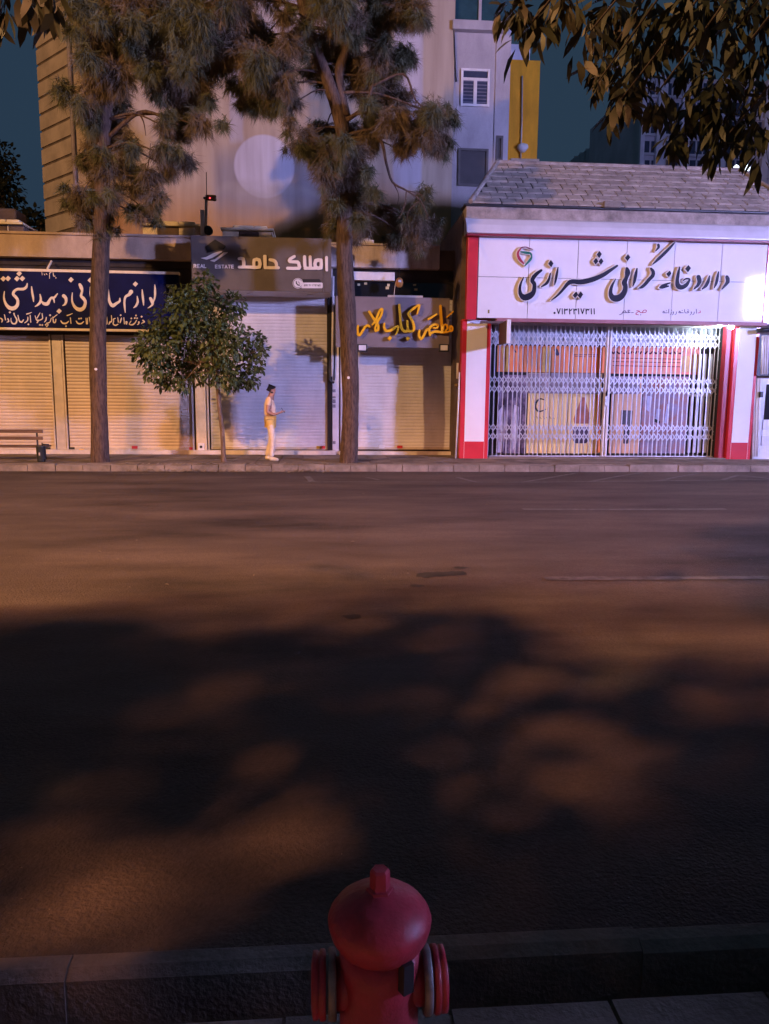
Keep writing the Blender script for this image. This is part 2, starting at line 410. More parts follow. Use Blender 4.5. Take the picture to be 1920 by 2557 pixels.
# --- plumbing-supply shop
shop1 = thing('shop_building', 'low tan shop with two roller shutters under the blue sign', 'shop')
xl = P(-260, 900, F).x; xr1 = P(484, 900, F).x
zt = P(240, 590, F - .3).z
MB().box(xl, xr1, F + .06, F + 6, 0, zt - .35).build('wall', M_brownw, shop1)
x0, x1, z0, z1 = rect(-260, 586, 477, 642, F - .35)
par1 = MB().box(x0, x1, F - .35, F - .12, z0, z1).build('parapet', M_conc, shop1, bevel=.015)
MB().box(x0, x1, F - .40, F - .08, z1, z1 + .06).build('coping', M_conc, shop1, bevel=.012)
MB().box(x0, x1, F - .1, F + .055, z0 - .15, z1 - .1).build('lintel', M_dark, shop1)
_, _, zs0, zs1 = rect(0, 640, 400, 836, F)
MB().box(xl, xr1, F - .06, F + .055, zs0, z0 - .16).build('shutter_housing', M_dark, shop1)
sa, _ = shutter(shop1, -230, 131, 836, 1122, F, M_shut, 34)
sb, bx1 = shutter(shop1, 168, 478, 836, 1122, F, M_shut, 34)
x0, x1, z0, z1 = rect(137, 836, 161, 1128, F)
MB().box(x0, x1, F - .05, F + .06, ZP, z1).build('pilaster', M_rail, shop1, bevel=.01)
for q in (133, 164): 
    c = P(q, 980, F).x; MB().box(c - .018, c + .018, F - .07, F - .0, ZP, z1).build('guide_rail', M_rail, shop1)
for q in (481, 519):
    c = P(q, 980, F).x; MB().box(c - .02, c + .02, F - .07, F - .0, ZP, z1).build('guide_rail', M_rail, shop1)
x0, x1, z0, z1 = rect(487, 735, 513, 1128, F)
MB().box(x0, x1, F - .09, F + .06, ZP, z1).build('pilaster', mat('cream_post', (0.62, 0.50, 0.30), rough=0.5, var=0.1, scale=4), shop1, bevel=.01)
x0, x1, z0, z1 = rect(496, 1106, 512, 1130, F)
lb = MB().box(x0, x1, F - .13, F - .092, z0, z1).build('lock_box', M_white, shop1, bevel=.006)
MB().lathe([(.035, 0), (.035, -.008), (.02, -.01)], ((x0 + x1) / 2, F - .131, (z0 + z1) / 2 + .03), 14, 'y').build('lock_hole', M_black, lb)
MB().box(xl, P(838, 1100, F).x, F - .28, F - .06, ZP - .02, ZP + .10).build('threshold', M_marble, shop1, bevel=.008)
for q in ((337, 1117), (480, 1120)): lockplate(sb, *q, F)
lockplate(sb, 180, 1120, F, M_black); lockplate(sa, 120, 1120, F, M_black)
c = P(203, 1121, F - .12)
o = thing('brass_padlock', 'small bright yellow padlock at the foot of the shutter by the tall pine', 'padlock', loc=(c.x, F - .09, c.z - .04))
MB().box(-.06, .06, -.03, .02, -.03, .04).build('body', M_brass, o, bevel=.012)
MB().tube([(-.035, 0, .03), (-.035, 0, .07), (0, 0, .09), (.035, 0, .07), (.035, 0, .03)], .009, 6).build('shackle', M_rail, o)

# --- estate agency
shop2 = thing('shop_building', 'estate agency shopfront with a tall white roller shutter under the brown sign', 'shop')
xa, xb = P(485, 900, F).x, P(832, 900, F).x
MB().box(xa + .004, xb, F + .06, F + 6, 0, zt - .36).build('wall', M_brownw, shop2)
MB().box(xa + .004, xb, F - .06, F + .055, P(650, 742, F).z, zt - .4).build('shutter_housing', M_white, shop2)
sc_, bx2 = shutter(shop2, 523, 817, 742, 1121, F, M_shutw, 46)
lockplate(sc_, 805, 1117, F); lockplate(sc_, 797, 1117, F, M_brass)
x0, x1, z0, z1 = rect(819, 742, 823, 1128, F)
MB().box(x0, x1, F - .08, F + .0, ZP, z1).build('guide_rail', M_black, shop2)
x0, x1, z0, z1 = rect(825, 742, 829, 1128, F)
MB().box(x0, x1, F - .08, F + .0, ZP, z1).build('guide_rail', M_black, shop2)
x0, x1, z0, z1 = rect(830, 690, 846, 1128, F)
MB().box(x0, x1, F - .05, F + .055, ZP, z1).build('pilaster', M_white, shop2, bevel=.008)
# black cable duct and white pipe clipped to the pilaster
duct = thing('cable_duct', 'white pipe and black cable duct running down beside the brown sign', 'pipe')
a = [P(832, 690, F - .12), P(831, 800, F - .12), P(829, 940, F - .12)]
MB().tube(a, .028, 8).build('pipe', M_white, duct, True)
b = [P(824, 880, F - .12), P(823, 950, F - .12), P(834, 956, F - .12)]
MB().tube(b, .035, 8).build('cable', M_black, duct, True)
MB().tube([P(838, 735, F - .1), P(836, 850, F - .1), P(834, 950, F - .1)], .018, 8).build('cable', M_black, duct, True)
st = thing('wall_sticker', 'small grey notices stuck one above the other on the white pilaster', 'notice')
for q, h in ((976, 9), (992, 6), (1002, 12), (1014, 10), (1105, 9)):
    c = P(833, q, F - .06); MB().box(c.x - .05, c.x + .05, F - .0545, F - .0515, c.z - h * .004, c.z + h * .004).build('notice', mat('grey_print', (.25, .24, .26), var=.3, scale=40), st)

# --- kebab shop
shop3 = thing('shop_building', 'narrow kebab shopfront with white shutter between brown sign and pharmacy', 'shop')
xc, xd = P(833, 900, F).x, P(1145, 900, F).x
MB().box(xc, xd, F + .06, F + 6, 0, P(960, 650, F).z).build('wall', M_brownw, shop3)
x0, x1, z0, z1 = rect(826, 614, 1098, 669, F - .35)
MB().box(x0, x1, F - .35, F - .1, z0, z1).build('parapet', M_concl, shop3, bevel=.015)
MB().box(x0, x1, F - .40, F - .06, z1, z1 + .05).build('coping', M_concl, shop3, bevel=.01)
MB().box(x1 + .002, xd, F - .2, F + .05, z0, z1 - .05).build('side_parapet', M_brownw, shop3)
MB().box(xc, xd, F - .09, F + .055, P(960, 742, F).z, z0 - .002).build('lintel', M_dark, shop3)
x0, x1, z0, z1 = rect(870, 682, 984, 703, F - .1)
MB().box(x0, x1, F - .3, F - .092, z0, z1).build('shutter_cover', M_white, shop3, bevel=.01)
x0, x1, z0, z1 = rect(860, 706, 1140, 742, F - .1)
tr = MB().box(x0, x1, F - .115, F - .094, z0, z1).build('transom_window', mat('dark_glass', (0.012, 0.012, 0.016), rough=0.12, var=0.05, spec=0.6), shop3)
for px, py, w, h in ((896, 711, 6, 5), (913, 708, 7, 5), (970, 712, 6, 6), (967, 719, 8, 6), (1038, 723, 8, 5), (1035, 712, 7, 4)):
    c = P(px, py, F - .115); k = .0051
    MB().box(c.x - w * k, c.x + w * k, F - .119, F - .1155, c.z - h * k, c.z + h * k).build('sticker', mat('yellow_paper', (.62, .55, .30), var=.1), tr)
sd, bx3 = shutter(shop3, 850, 1128, 742, 1121, F, M_shutw, 46)
lockplate(sd, 998, 1116, F); lockplate(sd, 953, 1115, F, M_white)
x0, x1, z0, z1 = rect(1132, 742, 1143, 1128, F)
MB().box(x0, x1, F - .06, F + .05, ZP, z1).build('jamb', mat('ochre_jamb', (.55, .38, .06), rough=.6, var=.15), shop3)
MB().box(P(846, 1100, F).x, P(1145, 1100, F).x, F - .25, F - .06, ZP - .02, ZP + .085).build('threshold', M_marble, shop3, bevel=.008)
c = P(1061, 1000, F)
# ------------------------------------------------------------------ signs of the row
M_navy = mat('navy_sign_face', (0.005, 0.008, 0.05), rough=0.6, var=0.15, scale=2, fine=.1, spec=.08)
M_cream = mat('cream_sign_paint', (0.78, 0.66, 0.46), rough=0.6, var=0.06, scale=8)
YS1 = F - .55
sg1 = thing('shop_sign', 'long navy blue signboard with large cream Persian lettering', 'sign')
x0, x1, z0, z1 = rect(-250, 679, 447, 818, YS1)
MB().box(x0, x1, YS1, YS1 + .12, z0, z1).build('board', M_navy, sg1)
for pa, pb in ((672, 679), (819, 825)):
    _, _, za, zb = rect(-250, pa, 447, pb, YS1)
    MB().box(x0 - .02, x1 + .02, YS1 - .03, YS1 + .125, za + .002, zb).build('frame', M_cream, sg1, bevel=.005)
c = P(118, 660, YS1); MB().tube([(c.x, YS1, c.z - .1), (c.x, YS1 + .3, c.z + .12)], .025, 8).build('bracket', M_cream, sg1)
S1 = 6.921; O1 = (0, 660)
def sh(st, dx): return [(x + dx, y, w) for x, y, w in st]
B = 1384
big = [
 [(470,330,16),(455,390,40),(410,425,46),(360,430,44),(300,430,42),(245,465,44),(228,520,44),(270,565,50),(305,620,46),(300,700,54),(250,755,64),(180,760,68),(120,715,50),(80,640,36),(66,560,28),(75,470,14)],
 [(545,385,16),(555,480,34),(573,580,32),(579,645,14)],
 [(690,520,18),(705,600,36),(690,660,42),(645,706,30),(605,730,12)], [(715,640,22),(760,680,52),(820,680,58),(858,615,42),(890,575,34),(935,575,36),(990,510,18)], [(905,575,30),(930,615,28),(938,665,12)],
 [(1100,545,60),(1132,580,54),(1142,640,42),(1122,690,34),(1080,715,10)],
 [(1378,350,46),(1402,400,60),(1418,460,38),(1400,545,44),(1440,590,56),(1474,650,48),(1450,745,58),(1380,785,66),(1300,745,50),(1252,660,34),(1243,580,24),(1250,490,12)],
 [(1560,390,14),(1562,500,32),(1568,615,12)],
 sh([(485,420,16),(492,540,36),(510,650,46),(560,715,58),(620,680,46),(680,640,36),(686,585,16)], B),
 sh([(880,475,70),(850,520,52),(785,560,38),(766,640,34),(770,740,32),(780,835,10)], B),
 sh([(985,550,12),(996,640,36),(970,710,36),(922,752,10)], B), sh([(1072,438,14),(1080,540,36),(1092,640,32),(1097,710,12)], B),
 sh([(1215,590,48),(1242,640,56),(1252,690,38),(1215,730,24),(1168,757,8)], B), sh([(1290,355,14),(1297,460,38),(1291,570,30),(1268,640,24)], B),
]
dots = [dia(330,160,48), dia(292,248,48), dia(385,246,48), dia(55,250,48), dia(137,246,48), dia(1020,810,46), dia(1225,268,48), dia(1560,275,48), dia(955+B,342,46)]
letters(sg1, 'letter', M_cream, big, dots, O1, S1, YS1 - .012, .011, step=5)
sm = [
 [(8,930,20),(40,960,22),(28,1000,14)],[(75,870,14),(95,960,18)],[(135,940,20),(150,985,20),(118,1000,10)],
 [(240,850,26),(252,890,16),(290,960,24),(270,1020,26),(220,1025,24),(190,980,16),(190,930,10)],[(310,880,12),(330,970,20),(370,1000,26),(405,960,16)],
 [(480,910,12),(475,970,18),(425,1015,10)],[(520,880,14),(530,1000,16)],[(460,860,20),(500,850,16),(545,830,10)],
 [(605,890,12),(630,960,18),(660,970,26),(640,1010,16)],[(690,840,12),(640,930,18)],[(725,850,12),(735,930,16),(700,960,18),(660,970,16)],
 [(800,915,14),(790,970,22),(765,1000,10)],[(805,1020,22),(860,1000,14),(885,930,12)],[(910,910,12),(925,1000,20),(955,1000,20),(965,950,16)],[(985,870,12),(915,925,16)],
 [(1050,975,14),(1080,1015,24),(1140,1020,26),(1185,985,14)],[(1215,925,14),(1225,1020,16)],[(1160,885,20),(1205,870,16),(1250,850,10)],
 [(1315,980,14),(1345,1020,24),(1400,1025,24),(1445,990,14)],[(1485,930,12),(1495,1030,18)],[(1512,930,12),(1510,1030,16)],[(1542,915,14),(1560,1025,16)],
 sh([(460,905,12),(465,1020,18),(450,1035,10)],B),sh([(540,885,12),(545,980,16),(515,1000,26),(495,1040,12)],B),sh([(605,935,16),(575,950,18),(580,985,14),(570,1030,20),(610,1055,22),(655,1035,14)],B),sh([(650,920,12),(660,1000,16)],B),
 sh([(715,925,12),(705,960,24),(690,1010,16)],B),sh([(755,920,12),(765,1030,16)],B),sh([(800,1000,40),(800,1030,26)],B),sh([(975,965,12),(950,1010,18),(905,1045,24),(850,1035,16),(880,980,12)],B),sh([(1015,1000,30),(1010,1030,16),(985,1045,8)],B),sh([(1085,970,26),(1110,995,18),(1065,1020,18)],B),
 [(720,120,8),(728,185,9)],[(760,165,10),(775,185,12)],[(800,165,20),(815,180,10)],[(880,135,18),(855,160,10),(855,245,8)],[(915,120,8),(925,200,14),(950,205,12)],
]
sdots = [dia(170,830,20), dia(490,1037,18), dia(690,1048,18), dia(730,1050,18), dia(790,1045,18), dia(825,1048,18), dia(808,1075,15), dia(865,880,20), dia(1140,1070,18), dia(1365,940,18), dia(1400,935,18), dia(700+B,880,18), dia(885+B,935,18), dia(965+B,885,18), dia(945+B,930,18), dia(985+B,932,18), dia(1062+B,905,20), dia(965,235,12)]
letters(sg1, 'letter', M_cream, sm, sdots, O1, S1, YS1 - .010, .009, step=4)
letters(sg1, 'fixture_picture', mat('pale_green_paint', (.45, .52, .36), rough=.6, var=.25, scale=14), [], [[(1490+B,350),(1660+B,345),(1655+B,395),(1610+B,410),(1640+B,520),(1650+B,700),(1540+B,720),(1500+B,660),(1520+B,540),(1545+B,420),(1500+B,395)]], O1, S1, YS1 - .010, .009, step=5)

# estate agency sign: deep box over the shutter
M_esign = mat('brown_composite_panel', (0.115, 0.095, 0.082), rough=0.5, var=0.08, scale=2, spec=0.35)
M_lcream = mat('cream_acrylic', (0.80, 0.72, 0.62), rough=0.4, var=0.04)
YS2 = F - 1.15
sg2 = thing('shop_sign', 'deep brown box sign of the estate agency with cream block letters', 'sign')
x0, x1, z0, z1 = rect(479, 592, 827, 726, YS2)
xj = P(808, 660, YS2).x
MB().box(x0, xj - .004, YS2, YS2 + .05, z0, z1).build('face_panel', M_esign, sg2)
MB().box(xj + .002, x1, YS2 + .001, YS2 + .05, z0, z1).build('face_panel', M_esign, sg2)
MB().box(x0 + .01, x1 - .01, YS2 + .052, F - .065, z0 + .003, z1 - .003).build('box', M_white, sg2)
MB().box(x0 - .012, x0, YS2 - .004, YS2 + .06, z0, z1).build('edge_trim', M_black, sg2)
for q in (625, 775):
    c = P(q, 733, YS2 + .6)
    MB().lathe([(.09, 0), (.09, -.012), (.06, -.014)], (c.x, YS2 + .6, z0 + .003), 18).build('downlight', mat('silver_trim', (.6, .6, .62), rough=.3, metal=.6), sg2)
S2 = 4.489; O2 = (470, 590)
w = 38
blk = [[(1550,238,34),(1553,375,34)], [(1487,268,w),(1428,272,w),(1425,345,w),(1487,352,w),(1489,268,w)], [(1425,358,34),(1310,358,34)], [(1366,230,34),(1370,355,34)], [(1303,230,36),(1307,330,36),(1318,358,32)],
 [(1190,225,30),(1140,256,34),(1138,284,32),(1225,288,36),(1240,320,36),(1240,358,36),(1113,358,34)],
 [(566,250,28),(615,252,36),(622,330,36)], [(570,345,30),(700,345,34)], [(700,345,34),(796,346,36),(796,266,36),(738,266,36),(736,330,34)],
 [(858,222,38),(862,340,36),(880,352,34),(1010,352,34)], [(915,262,30),(960,272,36),(985,300,36),(990,345,34)]]
letters(sg2, 'letter', M_lcream, blk, [], O2, S2, YS2 - .045, .044, step=4, sub=2)
sw = [[(140,245),(200,232),(285,188),(365,165),(382,170),(330,206),(265,242),(205,262)], [(243,272),(300,256),(365,208),(398,180),(447,177),(400,212),(340,252),(290,286)]]
letters(sg2, 'emblem', M_lcream, [], sw, O2, S2, YS2 - .03, .029, step=4)
letters(sg2, 'emblem', mat('black_acrylic', (.008, .008, .009), rough=.3), [], [[(190,118),(300,35),(425,110),(400,150),(330,155),(215,185)]], O2, S2, YS2 - .02, .019, step=5)
def L(ch, x, y, h, wd):        # plain Latin capitals as strokes, top-left at x,y
    D = {'R': [[(0,1),(0,0),(.8,.05),(.8,.45),(0,.5)],[(.3,.5),(.9,1)]], 'E': [[(.9,0),(0,0),(0,1),(.9,1)],[(0,.5),(.8,.5)]], 'A': [[(0,1),(.5,0),(1,1)],[(.2,.65),(.8,.65)]], 'L': [[(0,0),(0,1),(.9,1)]], 'S': [[(.9,.05),(.1,.05),(.1,.48),(.85,.52),(.85,.96),(0,.96)]], 'T': [[(0,0),(1,0)],[(.5,0),(.5,1)]],
         '0': [[(.1,.1),(.5,0),(.9,.1),(.9,.9),(.5,1),(.1,.9),(.1,.1)]], '1': [[(.2,.2),(.5,0),(.5,1)]], '5': [[(.9,0),(.1,0),(.1,.45),(.8,.45),(.8,.95),(0,1)]], '6': [[(.8,0),(.1,.5),(.1,1),(.85,1),(.85,.5),(.1,.5)]], '7': [[(0,0),(.9,0),(.4,1)]], '9': [[(.85,.5),(.1,.5),(.1,0),(.85,0),(.85,.6),(.3,1)]]}
    return [[(x + a * wd, y + b * h, h * .24) for a, b in s] for s in D[ch]]
lat = []
for i, ch_ in enumerate('REAL'): lat += L(ch_, 62 + i * 38, 315, 36, 27)
for i, ch_ in enumerate('ESTATE'): lat += L(ch_, 303 + i * 36, 322, 34, 25)
letters(sg2, 'letter', M_lcream, lat, [], O2, S2, YS2 - .02, .019, step=2.5, sub=1, tol=.5)
letters(sg2, 'phone_badge', M_white, [], [disc(1228, 527, 58), [(1270,520),(1500,520),(1508,530),(1508,572),(1498,582),(1270,582)]], O2, S2, YS2 - .014, .013, step=3)
letters(sg2, 'phone_badge_ring', M_black, [[(1228+50*math.cos(t/10*6.28*.82+.6), 527+50*math.sin(t/10*6.28*.82+.6), 5) for t in range(11)]], [], O2, S2, YS2 - .0165, .002, step=2)
letters(sg2, 'phone_badge_header', M_black, [], [[(1285,480),(1470,480),(1492,512),(1275,512)]], O2, S2, YS2 - .012, .011, step=3)
ph = [[(1210,508,14),(1212,528,12),(1228,546,12),(1245,548,14)], [(1232,510,5),(1244,520,5),(1248,532,5)]]
for i, ch_ in enumerate('09171175765'): ph += L(ch_, 1300 + i * 17, 541, 18, 11)
letters(sg2, 'letter', M_black, ph, [], O2, S2, YS2 - .0165, .002, step=1.6, sub=1, tol=.4)

# kebab sign: grey panel with thick yellow letters
YS3 = F - .95
M_ksign = mat('grey_composite_panel', (0.20, 0.165, 0.165), rough=0.5, var=0.06, scale=2)
M_yel = mat('yellow_acrylic', (0.85, 0.44, 0.012), rough=0.35, var=0.04)
sg3 = thing('shop_sign', 'grey panel sign with thick yellow handwritten Persian letters', 'sign')
x0, x1, z0, z1 = rect(838, 742, 1122, 868, YS3)
MB().box(x0, x1, YS3, YS3 + .1, z0, z1).build('panel', M_ksign, sg3, bevel=.006)
for q in (x0 + .15, x1 - .15, (x0 + x1) / 2):
    MB().box(q - .02, q + .02, YS3 + .1, F - .1, z1 - .12, z1 - .08).build('bracket', M_black, sg3)
S3 = 5.932; O3 = (870, 740)
kb_ = [[(145,435,28),(133,520,38),(160,575,38),(200,530,36),(245,455,34),(285,430,34),(315,452,26)],
 [(310,225,34),(355,300,34),(395,360,36),(440,430,32),(440,495,34),(405,508,34),(398,455,30),(430,415,28)], [(358,418,24),(400,360,34),(450,240,34),(485,188,32),(505,198,28),(490,270,34),(440,360,34),(412,425,34)],
 [(535,400,24),(530,460,34),(560,508,40),(620,508,38),(680,470,36),(730,440,34),(738,475,28),(705,562,24)],
 [(752,125,34),(765,250,36),(775,400,36),(800,490,38),(850,520,38),(878,490,34),(872,365,30)], [(878,490,34),(920,520,38),(970,490,38),(962,400,36),(915,310,36),(890,250,36),(940,200,36),(1040,128,32),(1046,165,32),(1020,258,22)],
 [(1055,500,26),(1045,570,34),(1075,630,38),(1112,590,36),(1150,510,32),(1190,490,36),(1212,575,28)], [(1205,560,30),(1250,530,34),(1300,520,36),(1400,533,34),(1475,525,28)], [(1190,500,32),(1230,440,34),(1290,415,32),(1328,432,28),(1310,468,28),(1260,466,26)],
 [(1365,140,32),(1372,280,38),(1385,420,36),(1390,520,30)], [(1400,500,22),(1415,430,26),(1450,420,26),(1472,465,26),(1440,505,24)], [(1500,500,24),(1512,440,28),(1540,460,28),(1535,508,28),(1500,518,24)],
 [(1190,337,30),(1305,265,26)], [(1462,305,22),(1550,225,20)]]
letters(sg3, 'letter', M_yel, kb_, [dia(612,622,36), dia(880,625,36)], O3, S3, YS3 - .13, .09, step=4)
st_ = MB()
for px, py in ((880, 800), (1000, 800), (1080, 800), (905, 815), (1055, 760)):
    c = P(px, py, YS3)
    MB().lathe([(.008, 0), (.008, .045)], (c.x, YS3 - .045, c.z), 6, 'y').build('standoff_pin', M_black, sg3)
# two small floodlights on the lower edge of the kebab sign
for px, lab in ((904, 'small square floodlight under the left end of the grey sign'), (1106, 'small square floodlight under the right end of the grey sign')):
    c = P(px, 870, YS3)
    o = thing('floodlight', lab, 'lamp', 'floodlights under the grey sign', (c.x, YS3 - .12, c.z))
    MB().box(-.12, .12, -.05, .03, -.09, .09).build('housing', M_black, o, bevel=.01)
    MB().box(-.085, .085, -.058, -.0505, -.055, .065).build('lens', mat('frosted_lens', (.72, .72, .74), rough=.35, var=.05), o)
    MB().box(-.02, .02, .03, .12, -.02, .02).build('bracket', M_black, o)
# little lantern hanging over the grey sign
c = P(997, 706, YS3 + .25)
o = thing('lantern', 'small round lantern hanging above the grey sign', 'lamp', loc=c)
MB().lathe([(.03, .12), (.075, .08), (.095, 0), (.075, -.08), (.04, -.11)], k=18).build('globe', mat('amber_glass', (.5, .22, .06), rough=.15, var=.1, spec=.7), o, True)
MB().box(-.035, .035, -.10, -.085, .0, .05).build('label', M_white, o)
MB().tube([(0, 0, .12), (0, .1, .35)], .01, 6).build('hook', M_black, o)
MB().tube([(-.09, 0, .0), (-.11, .0, -.15), (-.13, .0, -.36)], .008, 6).build('cable', M_rail, o)
c = P(1012, 741, YS3 + .05)
MBx = MB().box(c.x - .42, c.x + .42, YS3 + .02, YS3 + .09, z1 + .003, z1 + .05).build('sign_light_rail', M_rail, None, bevel=.006); tag(MBx, 'short metal rail lying on the top edge of the grey sign', 'rail')

# ------------------------------------------------------------------ pharmacy
M_pwhite = mat('white_composite_panel', (0.76, 0.74, 0.75), rough=0.05, var=0.02, scale=2, spec=0.12)
M_pred = mat('red_composite_panel', (0.55, 0.035, 0.05), rough=0.22, var=0.05, scale=2, spec=0.5)
M_fascia = mat('white_metal_fascia', (0.60, 0.58, 0.62), rough=0.32, var=0.05, scale=2, spec=0.5)
M_stone = mat('weathered_stone_band', (0.33, 0.28, 0.24), rough=0.9, var=0.25, scale=3, bump=0.4, bscale=30, fine=.3)
M_shin = [mat('clay_shingle_%d' % i, c, rough=0.9, var=0.16, scale=3.5, bump=0.35, bscale=50, fine=.3) for i, c in enumerate(((0.38, 0.32, 0.265), (0.41, 0.345, 0.285), (0.35, 0.295, 0.245)))]
M_joint = mat('roof_underlay', (0.05, 0.042, 0.038), rough=0.95, var=0.2, scale=5)
ph_ = thing('pharmacy_building', 'white and red pharmacy with a shingled hip roof', 'shop')
XL = P(1150, 1000, PF).x; XR = P(1884, 1000, PF).x
xg0 = P(1224, 970, PF).x; xg1 = P(1810, 970, PF).x       # opening
zsign0 = P(1560, 800, PF - .2).z; zsign1 = P(1540, 592, PF - .2).z
zeave = P(1500, 530, PF).z
# side and rear shell
MB().box(XL, XL + .2, PF + .25, PF + 6, 0, zeave - .05).build('side_wall', M_brownw, ph_)
MB().box(XR - .2, XR, PF + .25, PF + 6, 0, zeave - .05).build('side_wall', M_brownw, ph_)
MB().box(XL + .2, XR - .2, PF + 1.4, PF + 6, 0, zeave - .06).build('shop_core', M_dark, ph_)
MB().box(XL + .2, XR - .2, PF + .02, PF + 1.395, zsign0 + .05, zeave - .07).build('ceiling', M_white, ph_)
# pillars
def pillar(xa, xb, inner):
    p = MB().box(xa, xb, PF, PF + .245, ZP - .05, zsign0 - .01).build('pillar', M_pred, ph_, bevel=.008)
    wdt = xb - xa; a = xa + wdt * .16; b = xb - wdt * .14
    MB().box(a, b, PF - .012, PF - .002, ZP + .42, zsign0 - .03).build('white_panel', M_pwhite, p)
    for q in (a - .004, b):
        MB().box(q, q + .005, PF - .006, PF - .002, ZP, ZP + .42).build('panel_joint', M_white, p)
    return p
pillar(XL, xg0 - .02, 1)
xp1 = P(1826, 970, PF).x
pillar(xp1, XR, -1)
MB().box(xg1, xp1 - .003, PF + .1, PF + .30, ZP - .02, zsign0 - .01).build('reveal', mat('maroon_panel', (.30, .025, .04), rough=.3, var=.06), ph_, bevel=.01)
MB().box(xg0 - .018, xg0 + .0, PF + .25, PF + 1.39, ZP - .02, zsign0 - .01).build('reveal', M_black, ph_)
MB().box(xg1 + .002, xg1 + .06, PF + .31, PF + 1.39, ZP - .02, zsign0 - .01).build('reveal', M_black, ph_)
MB().box(XL + .05, XR - .05, PF + .02, PF + 1.39, ZP - .05, ZP + .035).build('door_step', M_kerb, ph_, bevel=.01)
# fascia, stone band
zf0 = P(1540, 590, PF - .4).z; zf1 = P(1540, 553, PF - .1).z
xfl = P(1166, 570, PF - .4).x; xfr = P(1990, 570, PF - .4).x
prof = [(PF - .06, zf1), (PF - .20, zf1 - .05), (PF - .32, (zf0 + zf1) / 2), (PF - .40, zf0 + .03), (PF - .40, zf0), (PF - .36, zf0 - .01), (PF - .02, zf0 - .01)]
MB().prism(prof, xfl, xfr).build('fascia', M_fascia, ph_)
MB().box(xfl + .01, xfr, PF - .385, PF - .19, zf0 - .055, zf0 - .012).build('fascia_trim', mat('maroon_trim', (.22, .02, .03), rough=.4, var=.1), ph_)
MB().box(XL + .02, xfr, PF - .03, PF + .4, zf1 - .02, zeave + .05).build('stone_band', M_stone, ph_, bevel=.02)
MB().box(XL - .03, xfr, PF - .1, PF + .45, zeave + .052, zeave + .085).build('gutter', M_black, ph_)
MB().box(xg0 + .05, P(1900, 800, PF).x, PF - .28, PF + .02, zsign0 - .08, zsign0 - .0).build('sign_soffit_trim', mat('rose_trim', (.32, .12, .13), rough=.5, var=.1), ph_)
# roof
e0 = P(1174, 519, PF - .12); e1 = P(2010, 553, PF - .12); ze = (zeave + .09)
e0.z = ze; e1.z = ze
YR = PF + 1.9
r0 = P(1243, 406, YR); r1 = P(1845, 427, YR); zr = (r0.z + r1.z) / 2; r0.z = r1.z = zr
YB = PF + 4.2
b0 = Vector((e0.x, YB, ze)); b1 = Vector((e1.x, YB, ze))
roof = MB(); roof.v = [tuple(q) for q in (e0, e1, b1, b0, r0, r1)]
roof.f = [(0, 1, 5, 4), (1, 2, 5), (2, 3, 4, 5), (3, 0, 4), (3, 2, 1, 0)]
roof = roof.build('roof', M_joint, ph_)
rows = 8; sdir = Vector((0, YR - e0.y, zr - ze)); ln = sdir.length; sn = sdir.normalized(); nrm = Vector((0, -sn.z, sn.y))
cw = .36; 
for i in range(rows):
    t0, t1 = i / rows, (i + 1) / rows
    xa = e0.x + (r0.x - e0.x) * t0; xb = e1.x + (r1.x - e1.x) * t0
    xa1 = e0.x + (r0.x - e0.x) * t1; xb1 = e1.x + (r1.x - e1.x) * t1
    x = e0.x - cw + (cw / 2 if i % 2 else 0)
    while x < e1.x:
        j0 = x + .014 + random.uniform(-.014, .014); j1 = x + cw - .012
        lo0, lo1, hi0, hi1 = max(j0, xa), min(j1, xb), max(j0, xa1), min(j1, xb1)
        x += cw
        if lo1 - lo0 < .05 or hi1 - hi0 < .02: continue
        up_ = Vector((0, e0.y, ze)); th = .035 + random.uniform(-.006, .008)
        bot = up_ + sdir * t0; top = up_ + sdir * (t1 - .004)
        mb = MB()
        q = [(lo0, bot), (lo1, bot), (hi1, top), (hi0, top)]
        o_ = [Vector((a, p.y, p.z)) for a, p in q]
        lift = [th, th, .008, .008]
        mb.v = [tuple(p + nrm * .002) for p in o_] + [tuple(p + nrm * l_) for p, l_ in zip(o_, lift)]
        mb.f = [(0, 1, 5, 4), (1, 2, 6, 5), (2, 3, 7, 6), (3, 0, 4, 7), (4, 5, 6, 7)]
        mb.build('shingle', random.choice(M_shin), roof)
MB().tube([e0 + Vector((0, -.03, .03)), r0 + Vector((0, 0, .03))], .055, 8).build('hip_cap', M_stone, roof)
MB().tube([e1 + Vector((0, -.03, .03)), r1 + Vector((0, 0, .03))], .055, 8).build('hip_cap', M_stone, roof)
MB().tube([r0 + Vector((0, 0, .02)), r1 + Vector((0, 0, .02))], .05, 8).build('ridge_cap', M_stone, roof)
c = P(1530, 518, PF - .2)
MB().box(c.x - .2, c.x + .2, PF - .2, PF - .08, ze - .02, ze + .12).build('eave_vent', M_kerb, roof, bevel=.02)

